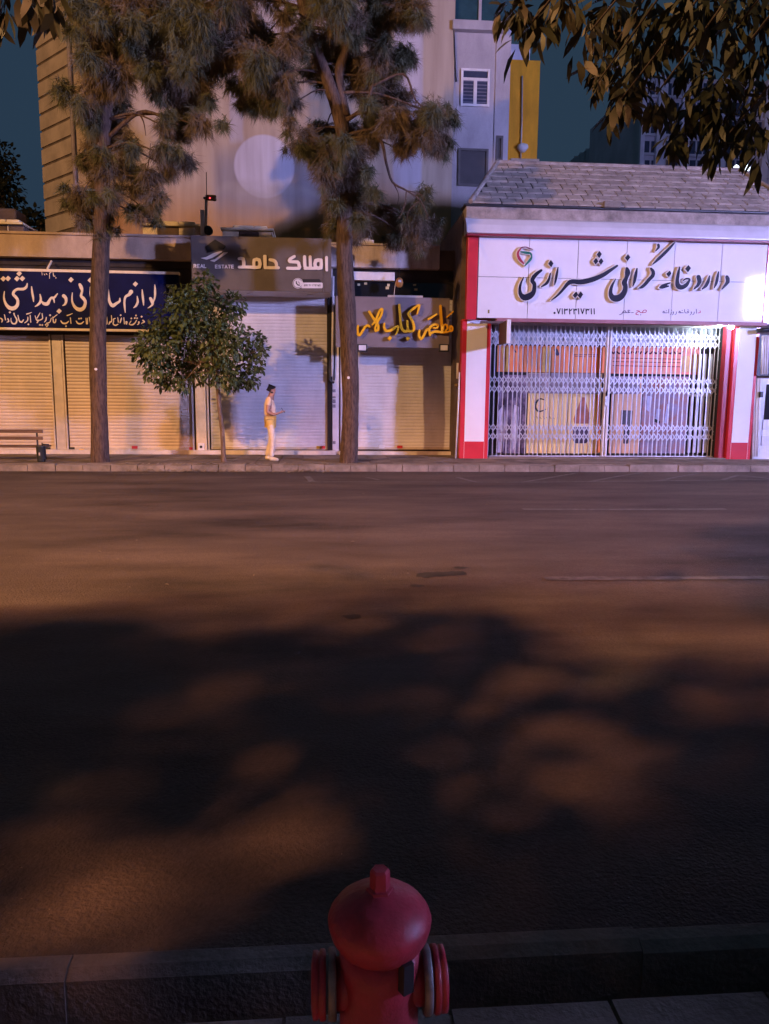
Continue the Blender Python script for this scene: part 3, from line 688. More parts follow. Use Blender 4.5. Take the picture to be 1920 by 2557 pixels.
# the big sign: twelve glossy panels, letters, phone number
YSP = PF - .2
sg4 = thing('pharmacy_sign', 'large white panelled pharmacy sign with navy Persian lettering', 'sign')
vt = [1197, 1324, 1447, 1569, 1689, 1807, 1918]; vb = [1190, 1315, 1435, 1555, 1673, 1790, 1904]
xs = [(P(a, 594, YSP).x + P(b, 796, YSP).x) / 2 for a, b in zip(vt, vb)]
zm = (P(1260, 693, YSP).z + P(1830, 703, YSP).z) / 2
MB().box(xs[0] - .01, xs[-1], YSP + .03, PF - .01, zsign0, zsign1).build('backing', mat('joint_grey', (.12, .11, .12), rough=.7), sg4)
for i in range(6):
    for za, zb in ((zsign0 + .003, zm - .006), (zm + .006, zsign1 - .003)):
        o_ = MB().box(xs[i] + .007, xs[i + 1] - .007, YSP, YSP + .029, za, zb).build('panel', M_pwhite, sg4)
x0 = P(1166, 700, YSP).x
MB().box(x0, xs[0] - .015, YSP - .012, PF - .002, zsign0 - .04, zsign1 + .02).build('red_edge', M_pred, sg4, bevel=.008)
x1 = P(1936, 700, YSP).x
MB().box(xs[-1] + .01, x1, YSP - .012, PF - .002, zsign0 - .04, zsign1 + .02).build('red_edge', M_pred, sg4, bevel=.008)
S4 = 5.5367; O4 = (1260, 590); B = 1495
ink = mat('navy_acrylic', (0.012, 0.012, 0.026), rough=0.5, var=0.05, spec=.15)
rim = mat('white_letter_shell', (0.74, 0.70, 0.66), rough=0.4, var=0.03)
def s2(st): return [(x + B, y, w * 1.16 + 2 if w > 9 else w) for x, y, w in st]
def d2(p): return [(x + B, y) for x, y in p]
pst = [
 [(505,472,30),(450,512,44),(402,565,50),(382,615,50),(408,655,50),(412,710,50),(395,780,60),(340,828,84),(272,846,80),(226,808,52),(208,740,36),(225,650,22),(262,568,10)],
 [(632,512,10),(615,590,28),(580,650,32),(525,688,18),(505,700,8)], [(738,432,10),(722,520,28),(705,610,26),(690,672,8)],
 [(1555,408,24),(1450,478,42),(1350,542,54),(1200,602,64),(1050,632,66),(930,626,60),(870,660,46),(820,720,34),(760,790,26),(700,845,18),(645,885,6)],
 s2([(195,442,24),(206,500,58),(190,570,40),(160,640,54),(175,690,50),(165,760,56),(120,828,66),(55,860,76),(-5,845,62),(-30,780,40),(-12,690,26),(38,592,8)]),
 s2([(335,447,10),(318,530,32),(300,620,28),(278,690,8)]),
 s2([(530,447,20),(558,490,36),(552,545,38),(500,600,36),(450,660,34),(400,703,28),(352,720,8)]), s2([(858,85,12),(790,160,26),(700,250,32),(620,325,28),(552,388,8)]), s2([(630,118,26),(634,150,24),(610,185,12),(592,203,8)]),
 s2([(792,645,12),(735,665,22),(690,695,44),(648,712,10)]), s2([(690,702,34),(765,690,16)]),
 s2([(925,427,10),(905,520,30),(890,620,38),(905,686,56),(950,706,50),(1010,678,42),(1052,625,24),(1060,592,16),(1010,588,14),(966,622,8)]),
 s2([(1185,565,48),(1198,620,46),(1180,670,34),(1140,715,18),(1114,735,6)]), s2([(1340,547,10),(1320,620,30),(1290,680,32),(1236,730,10)]), s2([(1462,492,10),(1447,570,28),(1430,650,26),(1402,715,8)]),
 s2([(1578,562,34),(1594,610,46),(1575,652,32),(1545,690,22),(1508,732,10)]),
]
pd = [[(640,330),(672,375),(645,425),(605,380)], [(1310,205),(1340,245),(1308,300),(1275,255)], [(1265,300),(1292,345),(1260,388),(1228,345)], [(1335,305),(1364,345),(1330,395),(1302,348)], [(990,765),(1012,805),(975,855),(945,815)], [(1052,765),(1082,805),(1045,860),(1012,818)],
 d2([(210,250),(240,290),(205,342),(172,297)]), d2([(790,478),(808,515),(775,562),(742,520)]), d2([(1045,400),(1078,440),(1040,498),(1005,450)])]
letters(sg4, 'letter_shell', rim, pst, pd, O4, S4, YSP - .085, .084, step=5, off=12)
letters(sg4, 'letter_face', ink, pst, pd, O4, S4, YSP - .0895, .004, step=5, off=2.5)
lred = [[(222,170,18),(182,235,30),(205,310,38),(262,375,22)]]
ltop = [[(205,195,14),(230,160,18),(290,150,14),(345,170,20),(392,182,6)]]
lgr = [[(225,215,22),(300,228,36),(358,238,26),(372,285,20),(350,330,34),(282,405,16)]]
letters(sg4, 'emblem_shell', rim, lred + ltop + lgr, [], O4, S4, YSP - .085, .084, step=4, off=8)
letters(sg4, 'emblem', mat('crimson_acrylic', (.36, .03, .06), rough=.3), lred, [], O4, S4, YSP - .0895, .004, step=4)
letters(sg4, 'emblem', mat('maroon_acrylic', (.12, .015, .05), rough=.3), ltop, [], O4, S4, YSP - .0885, .003, step=4)
letters(sg4, 'emblem', mat('green_acrylic', (.012, .16, .12), rough=.3), lgr, [], O4, S4, YSP - .0915, .006, step=4)
w = 13
def d7(x): return [[(x, 1002, w), (x + 21, 1070, w), (x + 43, 1002, w)]]
def d1(x): return [[(x, 1002, w), (x + 3, 1074, w)]]
def d3(x): return [[(x, 1004, w), (x + 3, 1074, w)], [(x, 1012, w), (x + 12, 1024, 11), (x + 22, 1006, 11), (x + 33, 1024, 11), (x + 44, 1004, 11)]]
def d2_(x): return [[(x, 1004, w), (x + 3, 1074, w)], [(x, 1014, w), (x + 18, 1028, 11), (x + 36, 1004, 11)]]
num = d7(725) + d1(795) + d3(828) + d2_(897) + d3(957) + d1(1022) + d7(1055) + d3(1125) + d1(1197) + d1(1237)
letters(sg4, 'phone_number', ink, num, [disc(690, 1060, 15, 14)], O4, S4, YSP - .006, .005, step=2.5, sub=1, tol=.5)
hrs = [sh(q, B) for q in ([(370,1040,10),(380,1056,10),(405,1054,10),(430,1022,10),(464,1024,10),(455,1052,10),(405,1056,10)], [(330,1030,10),(368,1034,10),(330,1058,10),(320,1078,12),(356,1086,10)], [(258,1056,9),(284,1056,9)],
  [(236,1026,10),(212,1022,10),(214,1044,10),(240,1052,10),(190,1056,10),(170,1030,10),(145,1040,10),(142,1056,10),(180,1056,10)], [(138,1046,10),(126,1072,11),(90,1086,8)],
  [(1206,1030,10),(1210,1054,11),(1178,1060,9)], [(1155,1008,10),(1157,1064,10)], [(1128,1046,9),(1120,1074,9),(1100,1086,6)], [(1085,1048,15),(1086,1070,9),(1066,1090,7)], [(1052,1034,9),(1030,1040,9),(1050,1056,9),(1000,1058,10),(992,1012,9)], [(975,1058,10),(940,1056,10),(925,1036,12),(912,1054,10),(935,1060,9)],
  [(882,1044,9),(876,1074,9),(856,1086,6)], [(838,1048,15),(838,1070,9),(820,1090,7)], [(812,1044,9),(806,1074,9),(792,1088,6)], [(775,1010,9),(772,1062,10)], [(755,1058,10),(720,1058,10),(705,1036,12),(692,1054,10),(715,1060,9)])]
letters(sg4, 'opening_hours', mat('reflected_red_print', (.45, .02, .06), rough=.4), hrs[:2] + [hrs[5]], [], O4, S4, YSP - .006, .005, step=2.5, sub=2, tol=.5)  # red of these words is partly a reflection, put into the ink
hrs = hrs[2:5] + hrs[6:]
letters(sg4, 'opening_hours', mat('violet_print', (.06, .03, .09), rough=.4), hrs, [d2(disc(386,1086,7,10)), d2(disc(1040,1016,7,10)), d2(disc(960,1026,7,10)), d2(disc(812,1022,7,10)), d2(disc(742,1030,7,10))], O4, S4, YSP - .006, .005, step=2.5, sub=2, tol=.5)
c = P(1220, 778, YSP); MB().box(c.x - .02, c.x + .02, YSP - .006, YSP - .001, c.z - .04, c.z + .04).build('badge', mat('olive_print', (.2, .16, .03), var=.1), sg4)

# folding scissor gate
M_gate = mat('galvanised_gate', (0.56, 0.55, 0.57), rough=0.38, var=0.10, scale=6, metal=0.35, spec=0.5)
YG = PF + .40
gate = thing('folding_gate', 'closed white scissor gate across the pharmacy entrance', 'gate')
xa = P(1222, 970, YG).x; xm0 = P(1508, 970, YG).x; xm1 = P(1522, 970, YG).x; xb = P(1788, 970, YG).x
zg0 = ZP + .06; zg1 = zsign0 - .09
bands = [(P(1380, 829, YG).z, P(1380, 866, YG).z), (P(1380, 938, YG).z, P(1380, 984, YG).z), (P(1380, 1057, YG).z, P(1380, 1101, YG).z)]
def leaf(x0, x1, n):
    sp = (x1 - x0) / n
    bar = MB().box(-.010, .010, -.011, .011, zg0, zg1).mesh('bar', M_gate)
    h = (bands[0][0] - bands[0][1]) / 2
    cr = MB()
    for s_, yy in ((1, -.018), (-1, -.028)):
        dx, dz = sp, h * .98 * s_; q = Vector((-dz, 0, dx)).normalized() * .011
        a = Vector((0, yy, -dz / 2)); b = Vector((dx, yy, dz / 2)); t = Vector((0, .005, 0))
        n0 = len(cr.v); cr.v += [tuple(p) for p in (a - q, b - q, b + q, a + q, a - q + t, b - q + t, b + q + t, a + q + t)]
        cr.f += [tuple(n0 + i for i in f_) for f_ in ((0, 1, 2, 3), (7, 6, 5, 4), (0, 4, 5, 1), (1, 5, 6, 2), (2, 6, 7, 3), (3, 7, 4, 0))]
    cr = cr.mesh('lattice_cross', M_gate)
    for i in range(n + 1):
        o_ = put('bar', bar, gate, (x0 + i * sp + random.uniform(-.012, .012), YG + (i % 2) * .012, 0)); o_.rotation_euler = (0, random.uniform(-.0035, .0035), 0)
    for i in range(n):
        for zt_, zb_ in bands:
            for k in (.25, .75):
                put('lattice_cross', cr, gate, (x0 + i * sp, YG, zb_ + (zt_ - zb_) * k))
leaf(xa, xm0, 25); leaf(xm1, xb, 23)
for q, wd in ((xm0 + .03, .04), (xm1 - .035, .045)):
    MB().box(q - wd / 2, q + wd / 2, YG - .045, YG + .02, zg0, zg1).build('lock_stile', M_white, gate, bevel=.004)
c = P(1512, 1000, YG)
MB().box(c.x - .05, c.x + .04, YG - .085, YG - .047, c.z - .14, c.z + .1).build('lock', M_gate, gate, bevel=.01)
MB().tube([(c.x - .02, YG - .07, c.z + .1), (c.x - .04, YG - .1, c.z + .18), (c.x - .01, YG - .09, c.z + .26), (c.x + .01, YG - .06, c.z + .12)], .012, 6).build('lock_chain', M_black, gate)
MB().box(xa - .03, xb + .03, YG - .05, YG + .05, zg1, zg1 + .04).build('top_track', M_gate, gate)
MB().box(xa - .03, xb + .03, YG - .03, YG + .04, ZP + .037, ZP + .058).build('floor_track', M_gate, gate)

# shop window and posters behind the gate
YW = PF + .62
win = thing('shop_window', 'pharmacy display window behind the scissor gate', 'window')
x0, x1, z0, z1 = rect(1224, 806, 1800, 1134, YW)
MB().box(x0, x1, YW + .05, YW + .08, z0, z1).build('dark_backing', M_black, win)
x0, x1, z0, z1 = rect(1232, 806, 1790, 862, YW)
MB().box(x0, x1, YW + .02, YW + .045, z0, z1).build('transom_panel', mat('pale_blue_film', (.42, .46, .52), rough=.4, col2=(.20, .22, .26), scale=4), win)
def poster(px0, py0, px1, py1, name, label, m, off=0.0):
    x0, x1, z0, z1 = rect(px0, py0, px1, py1, YW)
    o_ = tag(MB().box(x0, x1, YW - .01 - off, YW - off, z0, z1).build(name, m), label, 'poster')
    return o_
def flat(parent, m, strokes, polys, name='print', off=.016, step=2.5):
    """traced directly in photograph pixels, printed flat on the window plane"""
    return letters(parent, name, m, strokes, polys, (0, 0), 1.0, YW - off, .002, step=step, tol=.3)
M_or = mat('orange_print', (.78, .20, .05), rough=.5, col2=(.70, .28, .08), scale=3)
M_or2 = mat('coral_print', (.80, .20, .11), rough=.5, col2=(.70, .32, .18), scale=2)
M_ink2 = mat('maroon_print', (.16, .04, .04), rough=.6, var=.1)
b1_ = poster(1241, 864, 1512, 930, 'banner', 'orange banner across the upper left of the pharmacy window', M_or)
flat(b1_, mat('amber_print', (.66, .36, .06), rough=.5), [], [[(1252, 866), (1272, 866), (1270, 928), (1258, 928)], [(1356, 866), (1378, 866), (1376, 929), (1354, 929)]])
flat(b1_, mat('dark_print', (.035, .02, .04), rough=.6), [[(1388, 874, 9), (1392, 884, 9)], [(1268, 880, 3), (1272, 890, 3)], [(1284, 872, 3), (1288, 880, 3)]], [])
flat(b1_, M_ink2, [[(1432, 886, 2), (1492, 886, 2)], [(1436, 890, 1.6), (1462, 891, 1.6)], [(1470, 891, 1.6), (1490, 890, 1.6)]], [], step=1)
b2_ = poster(1518, 866, 1746, 934, 'banner', 'coral banner with rows of dark print across the upper right of the pharmacy window', M_or2)
prt = []
for row, n in ((880, 14), (893, 0), (904, 0)):
    x = 1528
    for k in range(n):
        ww = random.uniform(6, 12); prt.append([(x, row + random.uniform(-3, 3), 3), (x + ww * .5, row + 3, 4), (x + ww, row - 2, 3)]); x += ww + 5
for row in (894, 903, 913): prt.append([(1530, row, 1.4), (1700, row + 3, 1.4)])
flat(b2_, M_ink2, prt, [], step=1)
flat(b2_, mat('amber_print2', (.60, .33, .12), rough=.5), [], [[(1702, 888), (1744, 889), (1742, 930), (1700, 929)]], off=.014)
p1_ = poster(1241, 936, 1314, 1132, 'poster', 'violet and dark photographic poster at the left of the pharmacy window', mat('violet_photo_print', (.36, .27, .36), rough=.45, col2=(.045, .025, .06), scale=2.6, thr=(.36, .58)))
flat(p1_, mat('pale_photo_print', (.52, .47, .56), rough=.45), [], [[(1242, 1030), (1258, 1010), (1264, 1060), (1256, 1128), (1242, 1130)], [(1284, 1010), (1296, 1016), (1292, 1100), (1280, 1128), (1276, 1060)]], off=.014)
p2_ = poster(1317, 932, 1498, 1132, 'poster', 'yellow poster with a large dark letter C and a perfume bottle', mat('yellow_print', (.78, .54, .16), rough=.5, col2=(.66, .50, .24), scale=1.5))
flat(p2_, mat('grey_band_print', (.30, .24, .25), rough=.5, var=.2, scale=6), [], [[(1317, 932), (1498, 932), (1498, 984), (1317, 982)]], off=.013)
flat(p2_, mat('ink_print', (.02, .02, .018), rough=.5), [[(1360, 999, 2.5), (1348, 996, 3.5), (1338, 1006, 5), (1337, 1018, 5), (1344, 1027, 4), (1354, 1026, 3), (1362, 1022, 2)]], [], step=1)
flat(p2_, mat('faint_print', (.34, .25, .10), rough=.5), [[(1340 + i * 8, 1040 + (i % 2) * 2, 2), (1344 + i * 8, 1046, 2)] for i in range(6)], [], step=1)
flat(p2_, mat('russet_print', (.36, .11, .05), rough=.5, var=.2, scale=5), [], [[(1452, 992), (1460, 992), (1474, 1044), (1470, 1058), (1434, 1058), (1432, 1046)]], off=.014)
flat(p2_, mat('plum_print', (.055, .03, .06), rough=.4, var=.2), [], [[(1430, 1066), (1470, 1066), (1470, 1098), (1464, 1107), (1436, 1107), (1430, 1098)]], off=.0145)
flat(p2_, M_or, [], [[(1490, 986), (1498, 986), (1498, 1130), (1488, 1130)]], off=.015)
p3_ = poster(1524, 940, 1598, 1132, 'poster', 'tan poster with a grey box right of the gate stile', mat('tan_print', (.68, .38, .19), rough=.5, col2=(.58, .38, .22), scale=2))
flat(p3_, mat('grey_band_print2', (.26, .21, .24), rough=.5, var=.2, scale=6), [], [[(1524, 940), (1598, 940), (1598, 984), (1524, 984)]], off=.013)
flat(p3_, mat('slate_print', (.07, .06, .075), rough=.5, var=.1), [], [[(1551, 1024), (1580, 1025), (1578, 1062), (1549, 1060)], [(1558, 1062), (1574, 1062), (1568, 1108), (1556, 1108)]], off=.014)
p4_ = poster(1602, 940, 1716, 1132, 'poster', 'reddish poster with pale blue streaks in the middle right of the pharmacy window', mat('brick_print', (.34, .13, .09), rough=.5, col2=(.24, .20, .27), scale=3.2, thr=(.38, .62)))
flat(p4_, mat('blue_photo_print', (.34, .34, .45), rough=.5), [], [[(1616, 988), (1628, 990), (1624, 1030), (1614, 1024)], [(1640, 1020), (1650, 1022), (1644, 1052), (1636, 1050)], [(1666, 1008), (1672, 1010), (1664, 1058), (1658, 1056)]], off=.014)
flat(p4_, M_black, [[(1636, 1050, 8), (1644, 1054, 7)]], [], off=.0155)
fr_ = thing('stacked_frames', 'pale blue display frames standing at the right end of the pharmacy window', 'display frame')
for px in (1722, 1735, 1748, 1762):
    x0, x1, z0, z1 = rect(px, 884, px + 7, 1130, YW)
    MB().box(x0, x1, YW - .06, YW - .02, z0, z1).build('frame_upright', mat('pale_blue_enamel', (.52, .55, .62), rough=.35, var=.1), fr_, bevel=.004)
x0, x1, z0, z1 = rect(1718, 984, 1774, 990, YW); MB().box(x0, x1, YW - .065, YW - .06, z0, z1).build('frame_rail', M_white, fr_)
x0, x1, z0, z1 = rect(1776, 866, 1792, 1130, YW)
tag(MB().box(x0, x1, YW - .03, YW + .02, z0, z1).build('timber_post', mat('brown_wood', (.17, .07, .035), rough=.6, var=.2, scale=6, stretch=(1, 1, .2))), 'narrow brown timber post at the right end of the pharmacy window', 'post')

# floodlight under the right end of the sign (lit)
c = P(1826, 815, PF - .18)
fl = thing('floodlight', 'glaring lit floodlight at the top right corner of the pharmacy gate', 'lamp', loc=c)
MB().box(-.075, .075, .02, .10, -.06, .06).build('housing', M_black, fl, bevel=.012)
le = MB().lathe([(.001, -.03), (.045, -.022), (.07, 0), (.072, .018)], k=20, axis='y').build('lens', mat('lit_lens', (.9, .92, 1), emit=((.86, .93, 1), 60)), fl, True)
ld = bpy.data.lights.new('floodlight_light', 'POINT'); ld.energy = 45; ld.color = (.74, .86, 1); ld.shadow_soft_size = .06
lo = bpy.data.objects.new('floodlight_light', ld); COL.objects.link(lo); lo.parent = fl; lo.location = (-.22, .12, -.10)
MB().box(-.02, .02, .03, .09, .06, .14).build('bracket', M_black, fl)
# blade sign projecting left of the gate
xbs = P(1240, 830, PF).x
bs = thing('blade_sign', 'dark brown blade sign with white edge beside the pharmacy gate', 'sign')
z0 = P(1262, 856, PF - 1.0).z; z1 = P(1262, 800, PF - 1.0).z
MB().box(xbs, xbs + .05, PF - 1.0, PF - .25, z0, z1).build('panel', mat('dark_brown_panel', (.07, .04, .035), rough=.45, var=.1), bs)
MB().box(xbs - .004, xbs + .085, PF - 1.05, PF - 1.002, z0 - .01, z1 + .02).build('edge', M_pwhite, bs, bevel=.004)
MB().box(xbs - .45, xbs + .08, PF - .30, PF - .21, z1 + .0, z1 + .05).build('bracket', mat('brown_metal', (.10, .06, .05), rough=.5), bs)
# pipes at the pharmacy's left corner
gp = thing('gas_pipe', 'thin pale gas pipe with valve at the left corner of the pharmacy', 'pipe')
xq = XL - .045
MB().tube([(xq, PF + .25, P(1146, 905, PF).z), (xq, PF + .25, P(1146, 945, PF).z)], .028, 8).build('pipe', M_white, gp, True)
MB().tube([(xq + .01, PF + .05, P(1150, 930, PF).z), (xq, PF + .03, P(1150, 1000, PF).z), (xq - .04, PF + .02, ZP + .01)], .02, 8).build('pipe', M_white, gp, True)
MB().lathe([(.02, -.05), (.06, -.03), (.06, .03), (.02, .05)], (xq - .02, PF + .2, P(1146, 962, PF).z), 12).build('valve', mat('bronze', (.22, .15, .06), rough=.4, metal=.5), gp, True)
# neighbour at the right edge
nb = thing('shop_building', 'edge of a white metal shopfront at the right of the pharmacy', 'shop')
YN = PF + .15
xn = XR + .05
MB().box(xn, xn + 5, YN + .1, YN + 6, 0, zeave - .4).build('wall', M_brownw, nb)
MB().box(xn + .1, xn + 4, YN + .02, YN + .095, ZP, P(1910, 945, YN).z).build('door', M_white, nb)
for zz in (P(1910, 1058, YN).z, P(1910, 1098, YN).z):
    MB().box(xn + .3, xn + 2, YN + .0, YN + .0195, zz - .15, zz + .1).build('door_panel', mat('off_white', (.62, .6, .6), rough=.4, var=.08), nb, bevel=.006)
x0, x1, z0, z1 = rect(1911, 960, 1960, 1056, YN); MB().box(x0, x1, YN + .005, YN + .0195, z0, z1).build('door_glass', MATS['dark_glass'], nb)
x0, x1, z0, z1 = rect(1893, 834, 1990, 938, YN - .2)
MB().box(x0, x1, YN - .0, YN + .095, z0, z1).build('shutter_box', M_black, nb)
tb = thing('conduit_bundle', 'bundle of pale vertical conduits right of the pharmacy', 'pipe')
for k, px in enumerate((1886, 1892, 1898)):
    MB().tube([P(px, 945, YN - .1), P(px - 4, 1040, YN - .1), P(px - 8, 1140, YN - .1)], .03 if k else .02, 8).build('conduit', M_white, tb, True)
for k, px in enumerate((1905, 1911, 1917)):
    MB().tube([P(px, 838, YN - .3), P(px - 1, 880, YN - .3), P(px - 3, 935, YN - .3)], .028, 8).build('conduit', M_white, tb, True)
MB().tube([P(1890, 826, YN - .35), P(1930, 822, YN - .35)], .05, 8).build('junction_pipe', M_black, tb, True)
c = P(1899, 985, YN - .14); MB().box(c.x - .04, c.x + .04, YN - .2, YN - .13, c.z - .07, c.z + .07).build('switch', M_black, tb, bevel=.01)

# ------------------------------------------------------------------ buildings behind
def paintmat():
    """faded mural on the rear wall: pale disc over a banded ground, warm light painted in low down, laid out in metres on the wall"""
    M = bpy.data.materials.new('faded_mural'); M.use_nodes = True; t = M.node_tree; b = t.nodes['Principled BSDF']; b.inputs['Roughness'].default_value = .9
    N = t.nodes.new; Lk = t.links.new
    geo = N('ShaderNodeNewGeometry'); sep = N('ShaderNodeSeparateXYZ')
    wob = N('ShaderNodeTexNoise'); wob.inputs['Scale'].default_value = .8; wob.inputs['Detail'].default_value = 4
    Lk(geo.outputs['Position'], wob.inputs['Vector'])
    Lk(geo.outputs['Position'], sep.inputs[0])
    def math_(op, a, b_=None):
        n = N('ShaderNodeMath'); n.operation = op
        for i, v in enumerate((a, b_)):
            if v is None: continue
            if isinstance(v, (int, float)): n.inputs[i].default_value = v
            else: Lk(v, n.inputs[i])
        return n.outputs[0]
    wx = math_('MULTIPLY', math_('SUBTRACT', wob.outputs['Fac'], .5), 1.0)
    X = math_('ADD', sep.outputs[0], math_('MULTIPLY', wx, .12)); Z = math_('ADD', sep.outputs[2], math_('MULTIPLY', wx, 1.1)); Z0 = sep.outputs[2]
    def ramp(v, a, c):
        m_ = N('ShaderNodeMapRange'); m_.clamp = True; m_.interpolation_type = 'SMOOTHSTEP'; Lk(v, m_.inputs[0]); m_.inputs[1].default_value = a; m_.inputs[2].default_value = c; return m_.outputs[0]
    def box_(x0, x1, z0, z1, s=.06, Zv=None):
        Zv = Zv or Z
        q = math_('MULTIPLY', ramp(X, x0 - s, x0 + s), math_('SUBTRACT', 1.0, ramp(X, x1 - s, x1 + s)))
        return math_('MULTIPLY', q, math_('MULTIPLY', ramp(Zv, z0 - s * 3, z0 + s * 3), math_('SUBTRACT', 1.0, ramp(Zv, z1 - s * 3, z1 + s * 3))))
    cur = None
    def lay(col, fac):
        nonlocal cur
        m_ = N('ShaderNodeMixRGB'); Lk(fac, m_.inputs[0]) if not isinstance(fac, float) else None
        m_.inputs[2].default_value = (*col, 1)
        if cur is None: m_.inputs[1].default_value = BASE
        else: Lk(cur, m_.inputs[1])
        cur = m_.outputs[0]
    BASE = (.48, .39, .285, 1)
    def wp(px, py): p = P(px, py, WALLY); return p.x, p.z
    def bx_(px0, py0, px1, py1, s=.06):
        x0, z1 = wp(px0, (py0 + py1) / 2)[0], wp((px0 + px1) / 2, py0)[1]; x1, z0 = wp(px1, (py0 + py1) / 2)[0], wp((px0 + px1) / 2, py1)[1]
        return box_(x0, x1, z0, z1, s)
    # warm light on the lower wall, cool lamp blocked, put into the colour
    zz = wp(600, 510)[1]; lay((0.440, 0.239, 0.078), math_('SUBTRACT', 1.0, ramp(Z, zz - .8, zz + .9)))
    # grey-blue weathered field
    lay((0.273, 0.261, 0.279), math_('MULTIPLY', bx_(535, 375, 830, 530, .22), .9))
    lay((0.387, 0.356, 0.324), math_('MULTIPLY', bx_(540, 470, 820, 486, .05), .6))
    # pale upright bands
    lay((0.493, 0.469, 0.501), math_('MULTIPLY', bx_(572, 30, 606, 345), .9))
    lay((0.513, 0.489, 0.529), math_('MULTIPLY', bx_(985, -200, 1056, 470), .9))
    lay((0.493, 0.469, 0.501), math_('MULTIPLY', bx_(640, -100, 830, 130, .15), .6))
    lay((0.399, 0.233, 0.138), math_('MULTIPLY', bx_(925, 440, 992, 525, .3), .8))  # orange patch: cool lamp blocked by pine clumps, painted into the wall
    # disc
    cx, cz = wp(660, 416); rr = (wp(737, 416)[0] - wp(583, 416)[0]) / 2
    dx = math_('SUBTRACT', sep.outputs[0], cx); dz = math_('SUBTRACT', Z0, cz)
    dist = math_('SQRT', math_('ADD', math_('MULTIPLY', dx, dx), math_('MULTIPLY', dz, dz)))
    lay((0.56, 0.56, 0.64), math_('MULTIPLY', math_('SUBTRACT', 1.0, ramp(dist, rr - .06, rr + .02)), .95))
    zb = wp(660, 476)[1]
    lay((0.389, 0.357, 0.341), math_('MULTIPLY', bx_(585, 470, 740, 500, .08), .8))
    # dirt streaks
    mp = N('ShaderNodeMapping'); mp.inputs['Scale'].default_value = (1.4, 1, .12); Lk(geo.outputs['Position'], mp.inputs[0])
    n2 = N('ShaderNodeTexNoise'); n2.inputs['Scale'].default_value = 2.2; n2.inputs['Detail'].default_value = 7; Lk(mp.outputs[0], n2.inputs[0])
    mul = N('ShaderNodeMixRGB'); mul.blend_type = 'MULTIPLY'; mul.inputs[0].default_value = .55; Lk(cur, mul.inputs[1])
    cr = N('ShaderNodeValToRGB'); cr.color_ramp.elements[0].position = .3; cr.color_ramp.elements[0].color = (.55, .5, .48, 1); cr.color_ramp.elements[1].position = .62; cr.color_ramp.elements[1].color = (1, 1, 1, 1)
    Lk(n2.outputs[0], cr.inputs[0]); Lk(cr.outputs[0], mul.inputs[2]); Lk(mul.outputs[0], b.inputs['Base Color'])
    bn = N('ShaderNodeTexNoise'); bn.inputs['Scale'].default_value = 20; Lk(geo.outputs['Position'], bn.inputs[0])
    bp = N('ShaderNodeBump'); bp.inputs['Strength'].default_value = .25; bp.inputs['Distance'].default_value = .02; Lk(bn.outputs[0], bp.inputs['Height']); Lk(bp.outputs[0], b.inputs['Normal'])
    return M
mural = thing('apartment_building', 'tall building with a faded mural of a pale disc on its blank wall', 'building')
xw0 = P(178, 300, WALLY).x; xw1 = P(1131, 300, WALLY).x
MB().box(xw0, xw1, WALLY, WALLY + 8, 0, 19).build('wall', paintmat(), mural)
# angled side face with horizontal courses
M_side = mat('tan_render', (0.44, 0.36, 0.27), rough=.9, var=.12, scale=1.5, bump=.2, fine=.2)
M_groove = mat('dark_course', (0.17, 0.135, 0.11), rough=.9, var=.2)
ang = R(46); dirv = Vector((-math.cos(ang), math.sin(ang), 0)); wid = 1.9
while True:      # widen until the far edge reaches the photographed silhouette
    q = Vector((xw0, WALLY, 5)) + dirv * wid - EYE
    if 960 + FL * q.dot(rt) / q.dot(fw) < 122 or wid > 4: break
    wid += .02
nrm_ = Vector((-math.sin(ang), -math.cos(ang), 0))
def slab(z0, z1, out, name, m, a=0.0, b_=None):
    b_ = b_ or wid; p = Vector((xw0, WALLY, 0)); mb = MB()
    c_ = [p + dirv * a + nrm_ * out, p + dirv * b_ + nrm_ * out, p + dirv * b_ - nrm_ * .3, p + dirv * a - nrm_ * .3]
    mb.v = [(v.x, v.y, z0) for v in c_] + [(v.x, v.y, z1) for v in c_]
    mb.f = [(0, 1, 2, 3), (4, 5, 6, 7), (0, 1, 5, 4), (1, 2, 6, 5), (2, 3, 7, 6), (3, 0, 4, 7)]
    return mb.build(name, m, mural)
slab(0, 19, -.05, 'side_groove_backing', M_groove)
z = 3.0
zc = [P(150, y, WALLY + .5).z for y in (575, 529, 483, 440, 395, 350, 306, 262, 220, 178, 135, 92, 50, 8, -35, -80)]
for a, b_ in zip(zc[:-1], zc[1:]): slab(a + .04, b_ - .04, 0, 'wall_course', M_side)
MB().tube([(xw0 + .05, WALLY - .08, 3), (xw0 + .05, WALLY - .08, 19)], .06, 8).build('drain_pipe', mat('grey_pipe', (.30, .25, .25), rough=.6), mural, True)

